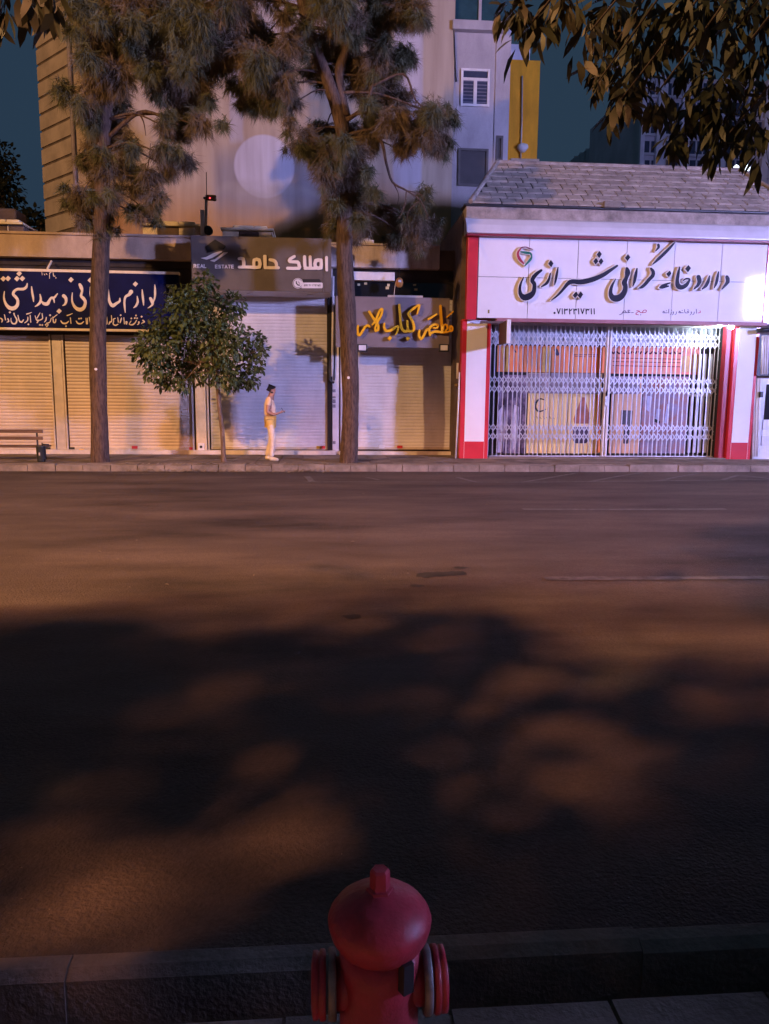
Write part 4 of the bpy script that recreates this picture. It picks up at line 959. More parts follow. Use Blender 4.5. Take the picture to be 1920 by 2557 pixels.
M_lil = mat('grey_render', (0.40, 0.37, 0.37), rough=.9, var=.13, scale=1.1, bump=.2, stretch=(1, 1, .4), fine=.2)
GY = WALLY + .12
gb = thing('apartment_building', 'grey rendered building with a white framed window beside the mural', 'building')
x0 = P(1131, 250, GY).x; x1 = P(1272, 250, GY).x
x0 = max(x0, xw1 + .004)
MB().box(x0, x1, GY, GY + 6, 0, P(1200, 62, GY).z).build('wall', M_lil, gb)
xa_, xb_, z0, z1 = rect(1130, 50, 1268, 74, GY - .25); MB().box(xa_, xb_, GY - .25, GY - .002, z0, z1).build('ledge', M_lil, gb, bevel=.02)
z0 = P(1200, 60, GY).z
MB().box(x0, x1, GY + .1, GY + 5, z0 + .004, z0 + 3.5).build('glazed_balcony', mat('teal_glass', (.03, .075, .085), rough=.15, var=.1, spec=.5), gb)
xa_, xb_, _, _ = rect(1196, 0, 1203, 60, GY); MB().box(xa_, xb_, GY + .04, GY + .098, z0, z0 + 3.5).build('mullion', M_lil, gb)
def gwindow(px0, py0, px1, py1, Y, frame, glass, parent, bars=True):
    x0, x1, z0, z1 = rect(px0, py0, px1, py1, Y); t = .07
    g_ = MB().box(x0, x1, Y - .02, Y - .003, z0, z1).build('window', glass, parent)
    for a in ((x0, x1, z1 - t, z1), (x0, x1, z0, z0 + t), (x0, x0 + t, z0 + t, z1 - t), (x1 - t, x1, z0 + t, z1 - t)):
        MB().box(a[0], a[1], Y - .06, Y - .021, a[2], a[3]).build('frame', frame, g_)
    if bars:
        zc_ = z0 + (z1 - z0) * .72; MB().box(x0 + t, x1 - t, Y - .055, Y - .021, zc_ - .04, zc_ + .04).build('frame', frame, g_)
        xm_ = (x0 + x1) / 2; MB().box(xm_ - .05, xm_ + .05, Y - .057, Y - .021, z0 + t, zc_ - .04).build('frame', frame, g_)
        for k in range(7):
            zz = z0 + t + (zc_ - z0 - t) * (k + .5) / 7; MB().box(x0 + t, xm_ - .05, Y - .03, Y - .0215, zz - .015, zz + .015).build('blind_slat', mat('dim_blind', (.13, .13, .17), rough=.6), g_)
            MB().box(xm_ + .05, x1 - t, Y - .03, Y - .0215, zz - .015, zz + .015).build('blind_slat', mat('dim_blind', (.13, .13, .17), rough=.6), g_)
    return g_
M_gl = mat('night_glass', (.05, .06, .10), rough=.15, var=.1, spec=.5)
gwindow(1150, 173, 1222, 267, GY, M_white, M_gl, gb)
gwindow(1143, 372, 1218, 466, GY, mat('dark_frame', (.10, .09, .085), rough=.6), mat('dark_shutter', (.055, .05, .05), rough=.5, var=.1), gb, False)
gwindow(1237, 340, 1255, 402, GY, MATS['dark_frame'], MATS['dark_shutter'], gb, False)
xa_, xb_, z0, z1 = rect(1234, 74, 1240, 520, GY); MB().box(xa_, xb_, GY - .035, GY - .002, z0, z1).build('wall_rib', M_lil, gb)
MB().tube([P(1133, 76, GY - .1), P(1134, 120, GY - .1), P(1137, 190, GY - .1), P(1139, 204, GY - .1)], .03, 6).build('drain_pipe', M_black, gb, True)
gwindow(1140, 574, 1151, 612, F + .5, M_black, mat('lit_green_pane', (.3, .35, .12), rough=.4, emit=((.45, .5, .18), .18)), gb, False)
OY = 31.0
ob = thing('apartment_building', 'narrow ochre painted wall beside the grey building', 'building')
x0 = P(1266, 270, OY).x; x1 = P(1345, 270, OY).x
MB().box(x0, x1, OY, OY + 5, 0, P(1310, 150, OY).z).build('wall', mat('ochre_render', (.80, .36, .02), rough=.9, var=.14, scale=1.3, stretch=(1, 1, .3), fine=.2), ob)
MB().tube([P(1304, 190, OY - .08), P(1303, 300, OY - .08), P(1300, 395, OY - .08)], .03, 6).build('cable', M_rail, ob, True)
c = P(1312, 132, OY - .2); MB().box(c.x - .45, c.x + .3, OY + .3, OY + .9, c.z - .35, c.z + .5).build('roof_unit', M_fascia, ob)
c = P(1305, 366, OY - .15); MB().lathe([(.04, .12), (.2, .05), (.22, -.05), (.1, -.2)], c, 14).build('bracket_lamp', M_white, ob, True)
x0, x1, z0, z1 = rect(1275, 396, 1346, 420, OY - 3); 
tag(MB().box(x0, x1, OY - 3, OY - 1, 0, z1).build('roof_hut', M_conc), 'low concrete block standing behind the left end of the shingled roof', 'building')
# far apartment block behind the roof
FY = 62.0
fb = thing('apartment_building', 'distant apartment block with pale piers behind the shingled roof', 'building')
M_far = mat('far_render', (.55, .52, .56), rough=.9, var=.1, scale=.4)
M_farp = mat('far_pier', (.70, .66, .72), rough=.9, var=.1, scale=.5)
x0 = P(1600, 300, FY).x; x1 = P(2100, 300, FY).x; ztf = P(1700, 195, FY).z
MB().box(x0, x1, FY, FY + 12, 0, ztf).build('wall', M_far, fb)
for px, pw in ((1602, 5), (1647, 11), (1707, 11), (1799, 9), (1866, 8), (1910, 8), (1960, 9)):
    xa_, xb_, _, _ = rect(px - pw, 200, px + pw, 430, FY); MB().box(xa_, xb_, FY - .4, FY - .002, 0, ztf).build('pier', M_farp, fb)
pn = [(1609, 1635), (1661, 1694), (1721, 1752), (1756, 1788), (1811, 1856), (1876, 1900)]
for k in range(5):
    yt = 205 + k * 48
    for a, b_ in pn:
        xa_, xb_, z0, z1 = rect(a, yt + 4, b_, yt + 38, FY); g_ = MB().box(xa_, xb_, FY - .06, FY - .002, z0, z1).build('window', M_gl, fb)
        MB().box((xa_ + xb_) / 2 - .06, (xa_ + xb_) / 2 + .06, FY - .12, FY - .061, z0, z1).build('mullion', M_far, g_)
    xa_, xb_, z0, z1 = rect(1600, yt + 40, 1960, yt + 46, FY); MB().box(x0, x1, FY - .25, FY - .1, z0, z1).build('floor_band', M_far, fb)
# receding wing of that block
wg = thing('apartment_building', 'darker receding wing left of the distant apartment block', 'building')
p0 = Vector((P(1600, 300, FY).x - .01, FY, 0)); p1 = P(1425, 400, 100.0); p1.z = 0
zw0 = P(1600, 288, FY).z; zw1 = P(1425, 400, 100.0).z
mb = MB(); dd = Vector((3, 12, 0))
mb.v = [tuple(p0), tuple(p1), tuple(p1 + dd), tuple(p0 + dd)] + [(v.x, v.y, h_) for v, h_ in ((p0, zw0), (p1, zw1), (p1 + dd, zw1), (p0 + dd, zw0))]
mb.f = [(0, 1, 2, 3), (4, 5, 6, 7), (0, 1, 5, 4), (1, 2, 6, 5), (2, 3, 7, 6), (3, 0, 4, 7)]
mb.build('wall', mat('far_wing_render', (.50, .48, .52), rough=.9, var=.1, scale=.3), wg)
dw = (p1 - p0); nw = Vector((dw.y, -dw.x, 0)).normalized(); nw = nw if nw.y < 0 else -nw
for k in range(9):
    a = p0 + dw * (k + .25) / 9; b_ = p0 + dw * (k + .45) / 9; mb = MB()
    q = [a, b_, b_ + nw * .5, a + nw * .5]; hk = zw0 + (zw1 - zw0) * (k + .5) / 9; mb.v = [(v.x, v.y, 0) for v in q] + [(v.x, v.y, hk) for v in q]
    mb.f = [(0, 1, 2, 3), (4, 5, 6, 7), (0, 1, 5, 4), (1, 2, 6, 5), (2, 3, 7, 6), (3, 0, 4, 7)]; mb.build('pier', M_farp, wg)
for px, lab in ((1838, 'brighter of two white lamps glinting above the shingled roof, left one'), (1866, 'right one of two white lamps glinting above the shingled roof')):
    c = P(px, 420, 33.0)
    o = thing('roof_lamp', lab, 'lamp', loc=c)
    MB().lathe([(.02, .14), (.11, .06), (.12, -.06), (.02, -.14)], k=12).build('globe', mat('lit_globe', (.9, .95, 1), emit=((.85, .95, 1), 2.2)), o, True)
    MB().tube([(0, 0, -.1), (0, 0, -3.0)], .04, 6).build('pole', M_black, o)

# ------------------------------------------------------------------ roof-top clutter
M_cool = mat('cooler_sheet_metal', (0.66, 0.56, 0.36), rough=.5, var=.1, scale=5)
def cooler(pxs, pyt, pyb, Y, label, slab_px):
    t = thing('evaporative_cooler', label, 'cooler', 'coolers on the shop roofs')
    n = len(pxs) - 1
    for i in range(n):
        x0, x1, z0, z1 = rect(pxs[i], pyt, pxs[i + 1], pyb, Y)
        MB().box(x0 + .006, x1 - .006, Y, Y + .9, z0 - .5, z1).build('louvre_panel' if i % 2 else 'side_panel', M_brownw if i % 2 else M_cool, t, bevel=.01)
    x0, x1, z0, z1 = rect(slab_px[0], pyt - 6, slab_px[1], pyt, Y)
    MB().box(x0, x1, Y - .15, Y + 1.0, z0 + .002, z1).build('lid', M_cool, t, bevel=.01)
    x0, x1, z0, z1 = rect(slab_px[0] + 28, pyt - 17, slab_px[1] - 18, pyt - 6, Y)
    for a, b_ in ((0, .6), (.62, 1)):
        MB().box(x0 + (x1 - x0) * a, x0 + (x1 - x0) * b_, Y + .1, Y + .7, z0 + .003, z1).build('top_cover', M_cool, t, bevel=.02)
    return t
cooler([356, 394, 446, 486], 567, 596, F + 1.0, 'yellow-lit roof cooler behind the parapet left of the brown sign', (353, 502))
cooler([555, 596, 646, 681], 578, 600, F + 1.0, 'roof cooler rising behind the middle of the brown sign', (552, 684))
cooler([-60, -20, 18, 22, 60], 562, 590, F + 1.6, 'bright yellow-lit roof cooler at the far left edge', (-70, 62))
o = thing('water_tank', 'dark brown water tank on the roof at the far left edge', 'tank')
x0, x1, z0, z1 = rect(-40, 519, 40, 560, F + 2.6); MB().box(x0, x1, F + 2.6, F + 3.4, z0 - .4, z1).build('tank', M_brownw, o, bevel=.06)
x0, x1, z0, z1 = rect(-20, 515, 25, 520, F + 2.6); MB().box(x0, x1, F + 2.8, F + 3.2, z0, z1).build('cap', M_black, o, bevel=.02)
o = thing('roof_box', 'pale metal box on the kebab shop roof behind the pine', 'box')
x0, x1, z0, z1 = rect(884, 598, 934, 616, F + .4); MB().box(x0, x1, F + .4, F + 1.0, z0 - .3, z1).build('box', M_white, o, bevel=.02)
x0, x1, z0, z1 = rect(900, 592, 925, 598, F + .4); MB().box(x0, x1, F + .5, F + .9, z0, z1).build('cap', M_rail, o, bevel=.02)
# camera mast with a red light
cm = thing('camera_mast', 'thin mast with a surveillance camera and red light above the brown sign', 'camera')
YM = F + .3
MB().tube([P(513, 600, YM), P(514, 545, YM), P(515, 497, YM)], .035, 8).build('pole', M_rail, cm, True)
MB().tube([P(516, 497, YM), P(515, 430, YM)], .012, 6).build('antenna', M_brownw, cm, True)
MB().tube([P(508, 494, YM), P(538, 500, YM)], .03, 8).build('arm', M_black, cm, True)
c = P(528, 496, YM); cb = MB().box(c.x - .13, c.x + .12, YM - .12, YM + .02, c.z - .05, c.z + .06).build('camera_body', M_brownw, cm, bevel=.015)
MB().lathe([(.018, -.135), (.018, -.12)], (c.x - .02, YM, c.z - .02), 10, 'y').build('red_light', mat('red_led', (1, .05, .05), emit=((1, .05, .06), 4)), cb)
MB().tube([P(505, 525, YM - .05), P(506, 590, YM - .05)], .05, 8).build('pipe', M_white, cm, True)
MB().lathe([(.02, -.1), (.11, -.06), (.11, .06), (.02, .1)], P(520, 576, YM), 16, 'y').build('siren', M_black, cm, True)

# ------------------------------------------------------------------ trees
def catm(pts, sub=4):
    a = np.array([list(p) + [r_] for p, r_ in pts], float); out = []
    for i in range(len(a) - 1):
        p0, p1, p2, p3 = a[max(i - 1, 0)], a[i], a[i + 1], a[min(i + 2, len(a) - 1)]
        for k in range(sub):
            t = k / sub; out.append(.5 * (2 * p1 + (p2 - p0) * t + (2 * p0 - 5 * p1 + 4 * p2 - p3) * t * t + (3 * p1 - p0 - 3 * p2 + p3) * t ** 3))
    out.append(a[-1]); return np.array(out)
M_bark = mat('pine_bark', (0.15, 0.10, 0.072), rough=.95, col2=(0.045, 0.028, 0.022), scale=9, thr=(.36, .66), bump=1.0, bscale=16, stretch=(3, 3, .55), fine=.3)
M_bark2 = mat('smooth_bark', (0.17, 0.12, 0.085), rough=.9, var=.25, scale=12, bump=.5, bscale=25, stretch=(2, 2, .5))
def leafmat(name, c1, c2, rough=.6, sc=3.5, spec=.3):
    M = mat(name, c1, rough=rough, col2=c2, scale=sc, thr=(.38, .66), spec=spec)
    return M
M_needle = leafmat('pine_needles', (.140, .142, .070), (.076, .078, .042), .7, 2.2)
M_needle2 = leafmat('pine_needles_dry', (.21, .155, .10), (.11, .088, .056), .8, 2.2)
M_citrus = leafmat('citrus_leaves', (.090, .120, .036), (.040, .060, .020), .55, 5, .3)
M_lfnear = leafmat('street_tree_leaves', (.026, .030, .013), (.015, .018, .009), .55, 4)
def trunk(parent, pts, m, k=18, rough_=.06, name='trunk', sub=6):
    a = catm(pts, sub); V = []; Fq = []
    for i, (x, y, z, r_) in enumerate(a):
        for j in range(k):
            t = 2 * math.pi * j / k
            q = r_ * (1 + rough_ * math.sin(5 * t + z * 1.3) + rough_ * .8 * math.sin(9 * t - z * 2.1) + random.uniform(-1, 1) * rough_ * .5)
            V.append((x + q * math.cos(t), y + q * math.sin(t), z))
    for i in range(len(a) - 1):
        for j in range(k):
            p = i * k + j; q = i * k + (j + 1) % k; Fq.append((p, q, q + k, p + k))
    me_ = bpy.data.meshes.new(name); me_.from_pydata(V, [], Fq); me_.materials.append(m)
    for p in me_.polygons: p.use_smooth = True
    return put(name, me_, parent)
def needles(blobs, per, rng, nl=(.13, .27), nn=11, wd=.0105, droop=.85):
    """tufts of needles through each blob: (centre, radius)"""
    VV = []; 
    for c_, r_ in blobs:
        n = max(6, int(per * (r_ / .35) ** 2))
        d = rng.normal(size=(n, 3)); d /= np.linalg.norm(d, axis=1)[:, None]
        rad = r_ * rng.random(n) ** .45 * (1 + .25 * rng.normal(size=n).clip(-1, 1.4))
        base = np.array(c_) + d * rad[:, None] * np.array([1, 1, .9])
        ax = d * .8 + np.array([0, 0, -droop]) + rng.normal(size=(n, 3)) * .35; ax /= np.linalg.norm(ax, axis=1)[:, None]
        B_ = np.repeat(base, nn, 0); A_ = np.repeat(ax, nn, 0)
        dn = A_ + rng.normal(size=A_.shape) * .42; dn /= np.linalg.norm(dn, axis=1)[:, None]
        st = B_ - A_ * rng.uniform(0, .14, (len(B_), 1))
        ln_ = rng.uniform(nl[0], nl[1], (len(B_), 1))
        side = np.cross(dn, rng.normal(size=dn.shape)); side /= np.linalg.norm(side, axis=1)[:, None] + 1e-9
        tri = np.stack([st - side * wd / 2, st + side * wd / 2, st + dn * ln_ + np.array([0, 0, -.02])], 1)
        VV.append(tri.reshape(-1, 3))
    V = np.concatenate(VV); return V, np.arange(len(V)).reshape(-1, 3)
def leaves(blobs, per, rng, L_=(.07, .11), wr=.42, droop=.5, shell=.5):
    VV = []; FF = []; off = 0
    for c_, r_ in blobs:
        n = max(4, int(per * (r_ / .3) ** 2))
        d = rng.normal(size=(n, 3)); d /= np.linalg.norm(d, axis=1)[:, None]
        base = np.array(c_) + d * (r_ * rng.random(n) ** shell)[:, None]
        ax = d * .7 + rng.normal(size=(n, 3)) * .5 + np.array([0, 0, -droop]); ax /= np.linalg.norm(ax, axis=1)[:, None]
        up_ = rng.normal(size=(n, 3)) * .5 + np.array([0, 0, 1.0]); sd = np.cross(ax, up_); sd /= np.linalg.norm(sd, axis=1)[:, None] + 1e-9
        nr = np.cross(sd, ax); l_ = rng.uniform(*L_, (n, 1)); w_ = l_ * wr / 2
        p = np.stack([base, base + ax * l_ * .35 + sd * w_ + nr * w_ * .35, base + ax * l_ * .72 + sd * w_ * .75 + nr * w_ * .2, base + ax * l_ - nr * w_ * .3, base + ax * l_ * .72 - sd * w_ * .75 + nr * w_ * .2, base + ax * l_ * .35 - sd * w_ + nr * w_ * .35], 1)
        idx = np.array([[0, 1, 5], [1, 2, 5], [2, 4, 5], [2, 3, 4]])
        VV.append(p.reshape(-1, 3)); FF.append((np.arange(n)[:, None, None] * 6 + idx[None]).reshape(-1, 3) + off); off += n * 6
    return np.concatenate(VV), np.concatenate(FF)
TY = 16.95
def pine(label, trunk_px, blobs_px, org, s, forks=(), twigs=()):
    t = thing('pine_tree', label, 'tree', 'tall pines at the far kerb')
    pts = []
    for px, py, wpx in trunk_px:
        p = P(px, py, TY); pts.append((p, wpx / 2 * TY / FL))
    tr_ = trunk(t, pts, M_bark)
    rng = np.random.default_rng(len(blobs_px))
    ax = catm(pts)
    bl = []
    brm = MB()
    for i, (x, y, r_) in enumerate(blobs_px):
        px, py = org[0] + x / s, org[1] + y / s; Y = TY + rng.uniform(-.9, .8)
        if org[0] and y > 1340 and x > 1000: Y = TY + rng.uniform(.9, 1.4)
        p = P(px, py, Y); rad = r_ / s * TY / FL * .92
        bl.append(((p.x, p.y, p.z), rad))
        for _ in range(2):
            j = rng.normal(size=3) * rad * np.array([.75, 1.2, .7]); bl.append(((p.x + j[0], p.y + j[1], p.z + j[2]), rad * rng.uniform(.45, .8)))
        if i % 2 == 0:
            k = int(np.argmin(np.abs(ax[:, 2] - (p.z + .25 + abs(p.x) * 0)))); a = Vector(ax[k, :3]); 
            mid = (a + p) / 2 + Vector((rng.uniform(-.1, .1), 0, .18)); rr = min(.045, .012 + .012 * (p - a).length)
            cc = catm([(a, rr), (mid, rr * .7), (p, rr * .3)], 4)
            brm.tube([Vector(q[:3]) for q in cc], list(cc[:, 3]), 6)
    for path, r0_, r1_ in forks:
        q = [P(org[0] + x / s, org[1] + y / s, TY + dy) for x, y, dy in path]
        cc = catm([(p, r0_ + (r1_ - r0_) * i / (len(q) - 1)) for i, p in enumerate(q)], 4)
        brm.tube([Vector(v[:3]) for v in cc], list(cc[:, 3]), 8)
    brm.build('branches', M_bark, t, True)
    half = [b for i, b in enumerate(bl) if i % 3]; rest = [b for i, b in enumerate(bl) if i % 3 == 0]
    V, Ft = needles(half, 210, rng); put('crown', fastmesh('crown', V, Ft, M_needle), t)
    V, Ft = needles(rest, 210, rng); put('crown', fastmesh('crown', V, Ft, M_needle2), t)
    return t
LB = [(620,80,130),(780,120,120),(900,60,150),(1060,120,150),(1200,100,160),(1350,150,160),(1480,80,150),(1250,260,150),(1400,330,130),(1100,330,150),(620,260,110),(560,420,80),(680,420,130),(640,560,120),(780,520,110),(1000,470,110),(1150,500,140),(1280,550,110),(1200,680,110),(1080,620,100),(1300,820,80),(1180,860,90),(1060,820,60),(560,680,70),(650,720,110),(760,740,90),(700,880,120),(620,960,100),(820,950,80),(560,1060,70),(700,1080,120),(820,1100,70),(520,1280,70),(470,1310,60),(640,1250,110),(720,1300,70),(600,1400,80),(540,1430,60),(680,1480,60),(640,1540,40),
 (1050,1000,70),(1180,1040,80),(1100,1110,70),(980,1160,80),(930,1240,70),(1000,1300,70),(960,1380,60),(870,1240,60),(900,1420,40),(1500,300,110),(1560,180,120),(900,200,110),(480,40,70),(760,-150,200),(1100,-150,250),(1400,-120,220),(520,150,60),(900,380,90)]
RB = [(40,60,120),(100,200,130),(60,350,110),(180,400,120),(230,550,110),(200,680,70),(280,640,90),(150,600,80),(330,450,100),(420,300,90),(380,130,60),(400,560,90),(440,680,70),(420,800,50),(620,60,60),(750,100,110),(700,250,110),(850,130,60),(1000,60,110),(1150,60,110),(1250,80,90),(1240,160,50),(1020,160,90),(950,250,60),(750,380,140),(620,380,100),(850,420,120),(1000,400,100),(1120,380,90),(1220,390,50),(900,560,130),(1040,560,120),(1150,640,90),(1000,700,120),(1100,800,110),(1200,850,90),(1330,730,90),(1400,800,80),(1300,900,100),(1420,920,60),(1370,980,50),(800,880,110),(650,880,90),(540,900,80),(460,950,50),(930,920,90),(1150,980,70),(600,1030,80),(700,1000,90),(850,1020,90),(650,1120,80),(780,1120,110),(880,1150,70),(680,1230,70),(800,1250,100),(900,1250,60),(700,1340,60),(860,1370,80),(780,1420,80),(690,1470,50),(900,1480,60),(850,1540,50),
 (1030,1370,60),(1120,1430,80),(1220,1450,90),(1310,1480,80),(1160,1520,90),(1260,1550,80),(1370,1500,50),(1090,1580,50),(300,-100,160),(700,-120,200),(1050,-120,200),(520,200,80),(250,250,100)]
pine('tall pine at the left, its bare trunk crossing the blue sign', [(251,1166,50),(249,1150,44),(248,1080,39),(246,960,37),(245,830,37),(249,700,38),(252,600,38),(256,450,34),(262,300,30),(275,150,26),(290,0,22),(300,-150,16)], LB, (0, 0), 2.595,
     forks=[([(690,900,0),(900,730,-.3),(1060,760,-.5),(1160,810,-.6)], .05, .012), ([(900,735,-.3),(930,790,-.35),(945,880,-.4)], .02, .006), ([(700,1120,0),(930,1130,-.3),(975,930,-.4)], .025, .006), ([(680,500,0),(900,300,-.2),(1200,200,-.4),(1450,150,-.4)], .09, .03)])
pine('tall pine right of the brown sign, its trunk beside the grey sign', [(869,1168,52),(870,1150,46),(874,1060,41),(874,960,40),(871,860,41),(866,740,40),(860,620,38),(861,500,36),(862,380,34),(850,300,34),(822,210,30),(785,110,26),(758,20,24),(735,-130,18)], RB, (560, 0), 2.595,
     forks=[([(780,760,0),(740,500,.1),(800,250,.1),(770,-60,.1)], .13, .07), ([(760,800,0),(900,700,-.2),(960,560,-.3),(1000,300,-.3),(860,230,-.3)], .05, .015), ([(800,900,0),(1000,900,-.3),(1050,1060,-.5),(1090,1180,-.55),(1180,1235,-.6),(1270,1300,-.6),(1325,1420,-.6)], .04, .008), ([(1180,1235,-.6),(1170,1330,-.6),(1130,1420,-.6)], .015, .006), ([(1180,1235,-.6),(1270,1260,-.62),(1300,1320,-.62)], .012, .005), ([(1090,1180,-.55),(1130,1260,-.5),(1120,1330,-.5)], .012, .005), ([(1270,1300,-.6),(1200,1360,-.6),(1180,1440,-.6)], .010, .004), ([(960,560,-.3),(1160,480,-.4),(1240,650,-.5),(1330,720,-.5)], .03, .012)])
# pale tags nailed to the pine trunks
for px, py, lab in ((239, 922, 'small pale tag nailed to the left pine trunk'), (870, 943, 'small pale tag nailed to the right pine trunk')):
    p = P(px, py, TY - .2)
    tag(MB().lathe([(.001, -.004), (.026, -.003), (.03, .012), (.001, .013)], p, 12, 'y').build('tree_tag', M_white), lab, 'tag')
# citrus tree
CY = 17.0
ct = thing('citrus_tree', 'small round-crowned citrus tree with a thin leaning trunk', 'tree')
trunk(ct, [(P(559, 1168, CY), .07), (P(558, 1140, CY), .055), (P(555, 1080, CY), .048), (P(547, 1010, CY), .045), (P(543, 950, CY), .045), (P(541, 900, CY), .04), (P(520, 850, CY), .03), (P(505, 780, CY), .02)], M_bark2, 12, .05)
brm = MB()
CB = [(515,705,26),(500,740,46),(445,745,36),(580,762,36),(470,782,56),(540,792,52),(420,805,46),(400,850,50),(480,850,70),(560,850,62),(612,855,42),(368,868,42),(348,885,20),(390,912,46),(430,936,40),(490,916,50),(552,922,46),(600,930,40),(626,950,24),(642,880,26),(660,872,12),(650,845,14),(640,910,22),(455,960,20),(410,955,22),(580,955,24)]
bl = []; rng = np.random.default_rng(3)
for i, (x, y, r_) in enumerate(CB):
    Y = CY + rng.uniform(-.55, .55); p = P(x, y, Y); bl.append(((p.x, p.y, p.z), r_ * CY / FL * .95))
    a = P(541, 925 - (i % 4) * 18, CY); cc = catm([(a, .016), ((a + p) / 2 + Vector((0, 0, .06)), .011), (p, .004)], 3); brm.tube([Vector(v[:3]) for v in cc], list(cc[:, 3]), 5)
brm.build('branches', M_bark2, ct, True)
V, Ft = leaves(bl, 215, rng, (.07, .15), .46, .5, .42); put('crown', fastmesh('crown', V, Ft, M_citrus), ct)
# street trees over the camera: trunks stand outside the frame
def near_tree(label, tpos, blobs3, branches, per, name='street_tree', seed=5, extra=None):
    t = thing(name, label, 'tree')
    trunk(t, [(Vector((tpos[0], tpos[1], -.1)), .20), (Vector((tpos[0], tpos[1], 1.5)), .16), (Vector((tpos[0] + .1, tpos[1] + .2, 3.2)), .14), (Vector((tpos[0], tpos[1] + .3, 5.2)), .09)], M_bark2, 12)
    bm_ = MB(); rng_b = np.random.default_rng(seed)
    for b in branches:
        n = len(b); cc = catm([(Vector(p) + Vector((rng_b.uniform(-.12, .12), 0, rng_b.uniform(-.12, .12))) * (0 < i < n - 1), .016 - .012 * i / (n - 1)) for i, p in enumerate(b)], 5); bm_.tube([Vector(v[:3]) for v in cc], list(cc[:, 3]), 6)
    bm_.build('branches', mat('dark_twig_bark', (.045, .035, .028), rough=.9, var=.2, scale=12), t, True)
    rng = np.random.default_rng(seed)
    V, Ft = leaves(blobs3, per, rng, (.08, .15), .30, 1.3, .6)
    if extra is not None:
        V2, F2 = leaves(extra, 44, rng, (.16, .26), .5, .6, .5); Ft = np.concatenate([Ft, F2 + len(V)]); V = np.concatenate([V, V2])
    put('crown', fastmesh('crown', V, Ft, M_lfnear), t)
    return t
NB = [(430,30,110),(330,60,60),(560,40,90),(480,150,60),(400,215,36),(880,60,150),(760,180,60),(700,300,36),(820,330,100),(960,440,120),(900,540,70),(860,610,36),(1040,300,110),(1130,80,170),(1330,40,180),(1540,40,150),(1290,320,90),(1370,450,120),(1250,620,120),(1440,620,140),(1590,430,110),(1620,640,110),(1420,740,70),(1180,720,60),(800,430,50),(720,130,60),(1090,500,80),(1620,250,90),(1520,300,60),(1640,820,60),(640,20,70),(1000,180,80),(1480,180,70)]
nb3 = []; rng = np.random.default_rng(11); brs = []
hub = Vector((2.6, .6, 4.1))
for i, (x, y, r_) in enumerate(NB):
    Y = rng.uniform(3.4, 4.8); p = P(1100 + x / 2.0256, y / 2.0256, Y); nb3.append(((p.x, p.y, p.z), r_ / 2.0256 * Y / FL * 1.0))
    if i % 2 == 0: brs.append([hub, (hub + p) / 2 + Vector((0, 0, .35)), p + Vector((0, 0, .02))])
HYDP = Vector((.1, 1.18, .62))
OPEN = [G(300, 2330), G(250, 2420), G(370, 1960), G(480, 2030), G(360, 2080), G(460, 1940), G(100, 2400), G(1350, 1800)]
def darkens_far_road(c_, mar=1.2):
    for lp in (LAMP_B, LAMP_A):
        l_ = Vector(lp); c2 = Vector(c_)
        if c2.z >= l_.z - .3: continue
        g = l_ + (c2 - l_) * (l_.z / (l_.z - c2.z))
        if 5.6 < g.y < 19 and abs(g.x - .08 * g.y) < .56 * g.y + mar: return True
    return False
def overhang(lamp, n, gx, gymax, zr, rr, windows, seed):
    """leaf clumps of the street trees, standing where they keep the given lamp off the near roadway"""
    rg = np.random.default_rng(seed); out = []; L_ = Vector(lamp)
    while len(out) < n:
        x = rg.uniform(*gx); y = rg.uniform(.4, gymax(x)); z = rg.uniform(*zr); r_ = rg.uniform(*rr)
        c_ = L_.lerp(Vector((x, y, 0)), (L_.z - z) / L_.z)
        bad = darkens_far_road(c_)
        for w_ in windows:
            d = (Vector(w_) - L_); t = max(0, min(1, (c_ - L_).dot(d) / d.length_squared)); 
            if (c_ - (L_ + d * t)).length < r_ * .8: bad = True
        q = c_ - EYE; dep = q.dot(fw)
        if dep > .2 and abs(FL * q.dot(rt) / dep) < 1010 + FL * r_ / dep and abs(FL * q.dot(up) / dep) < 1300 + FL * r_ / dep: bad = True
        if not bad: out.append((tuple(c_), r_))
    return out
def edge(x): return 4.9 if x < .8 else max(3.0, 4.9 - (x - .8) * .9)
SHADE = []  # unseen leaf clumps, added only to keep the lamps off the near leaves
for (c_, r_) in nb3:
    for lp in (LAMP_A, LAMP_C, LAMP_B):
        for t_ in (.70, .82):
            q_ = Vector(lp).lerp(Vector(c_), t_) + Vector((rng.uniform(-.2, .2), rng.uniform(-.2, .2), .1))
            if not darkens_far_road(q_, .25): SHADE.append((tuple(q_), .42))
EX = overhang(LAMP_B, 86, (-4.5, 3.8), edge, (4.3, 7.0), (.25, .45), OPEN, 21) + SHADE
for gx_, gy_ in ((20, 1830), (60, 1960), (110, 2080), (-60, 2050), (150, 1880)):  # unseen clumps added to block the rear lamp from the left near road
    EX.append((tuple(Vector(LAMP_B).lerp(G(gx_, gy_), .5)), .17))
near_tree('dark street tree hanging its leaves into the top right of the picture', (2.9, -1.2), nb3, brs, 300, extra=EX)
nl3 = []
for x, y, r_ in ((10, 20, 40), (70, 15, 24), (125, 12, 18), (128, 38, 10), (30, -20, 50), (110, -30, 50), (-20, 45, 20)):
    Y = rng.uniform(3.4, 4.2); p = P(x, y, Y); nl3.append(((p.x, p.y, p.z), r_ * Y / FL))
near_tree('second street tree with leaf tips at the top left corner', (-3.4, -1.0), nl3, [[Vector((-3.3, -.6, 4.2)), Vector((-2.6, 1.5, 4.3)), P(60, -20, 3.8)]], 150, seed=9, extra=overhang(LAMP_A, 100, (-3.5, 4.0), edge, (4.8, 7.2), (.3, .55), OPEN, 22))
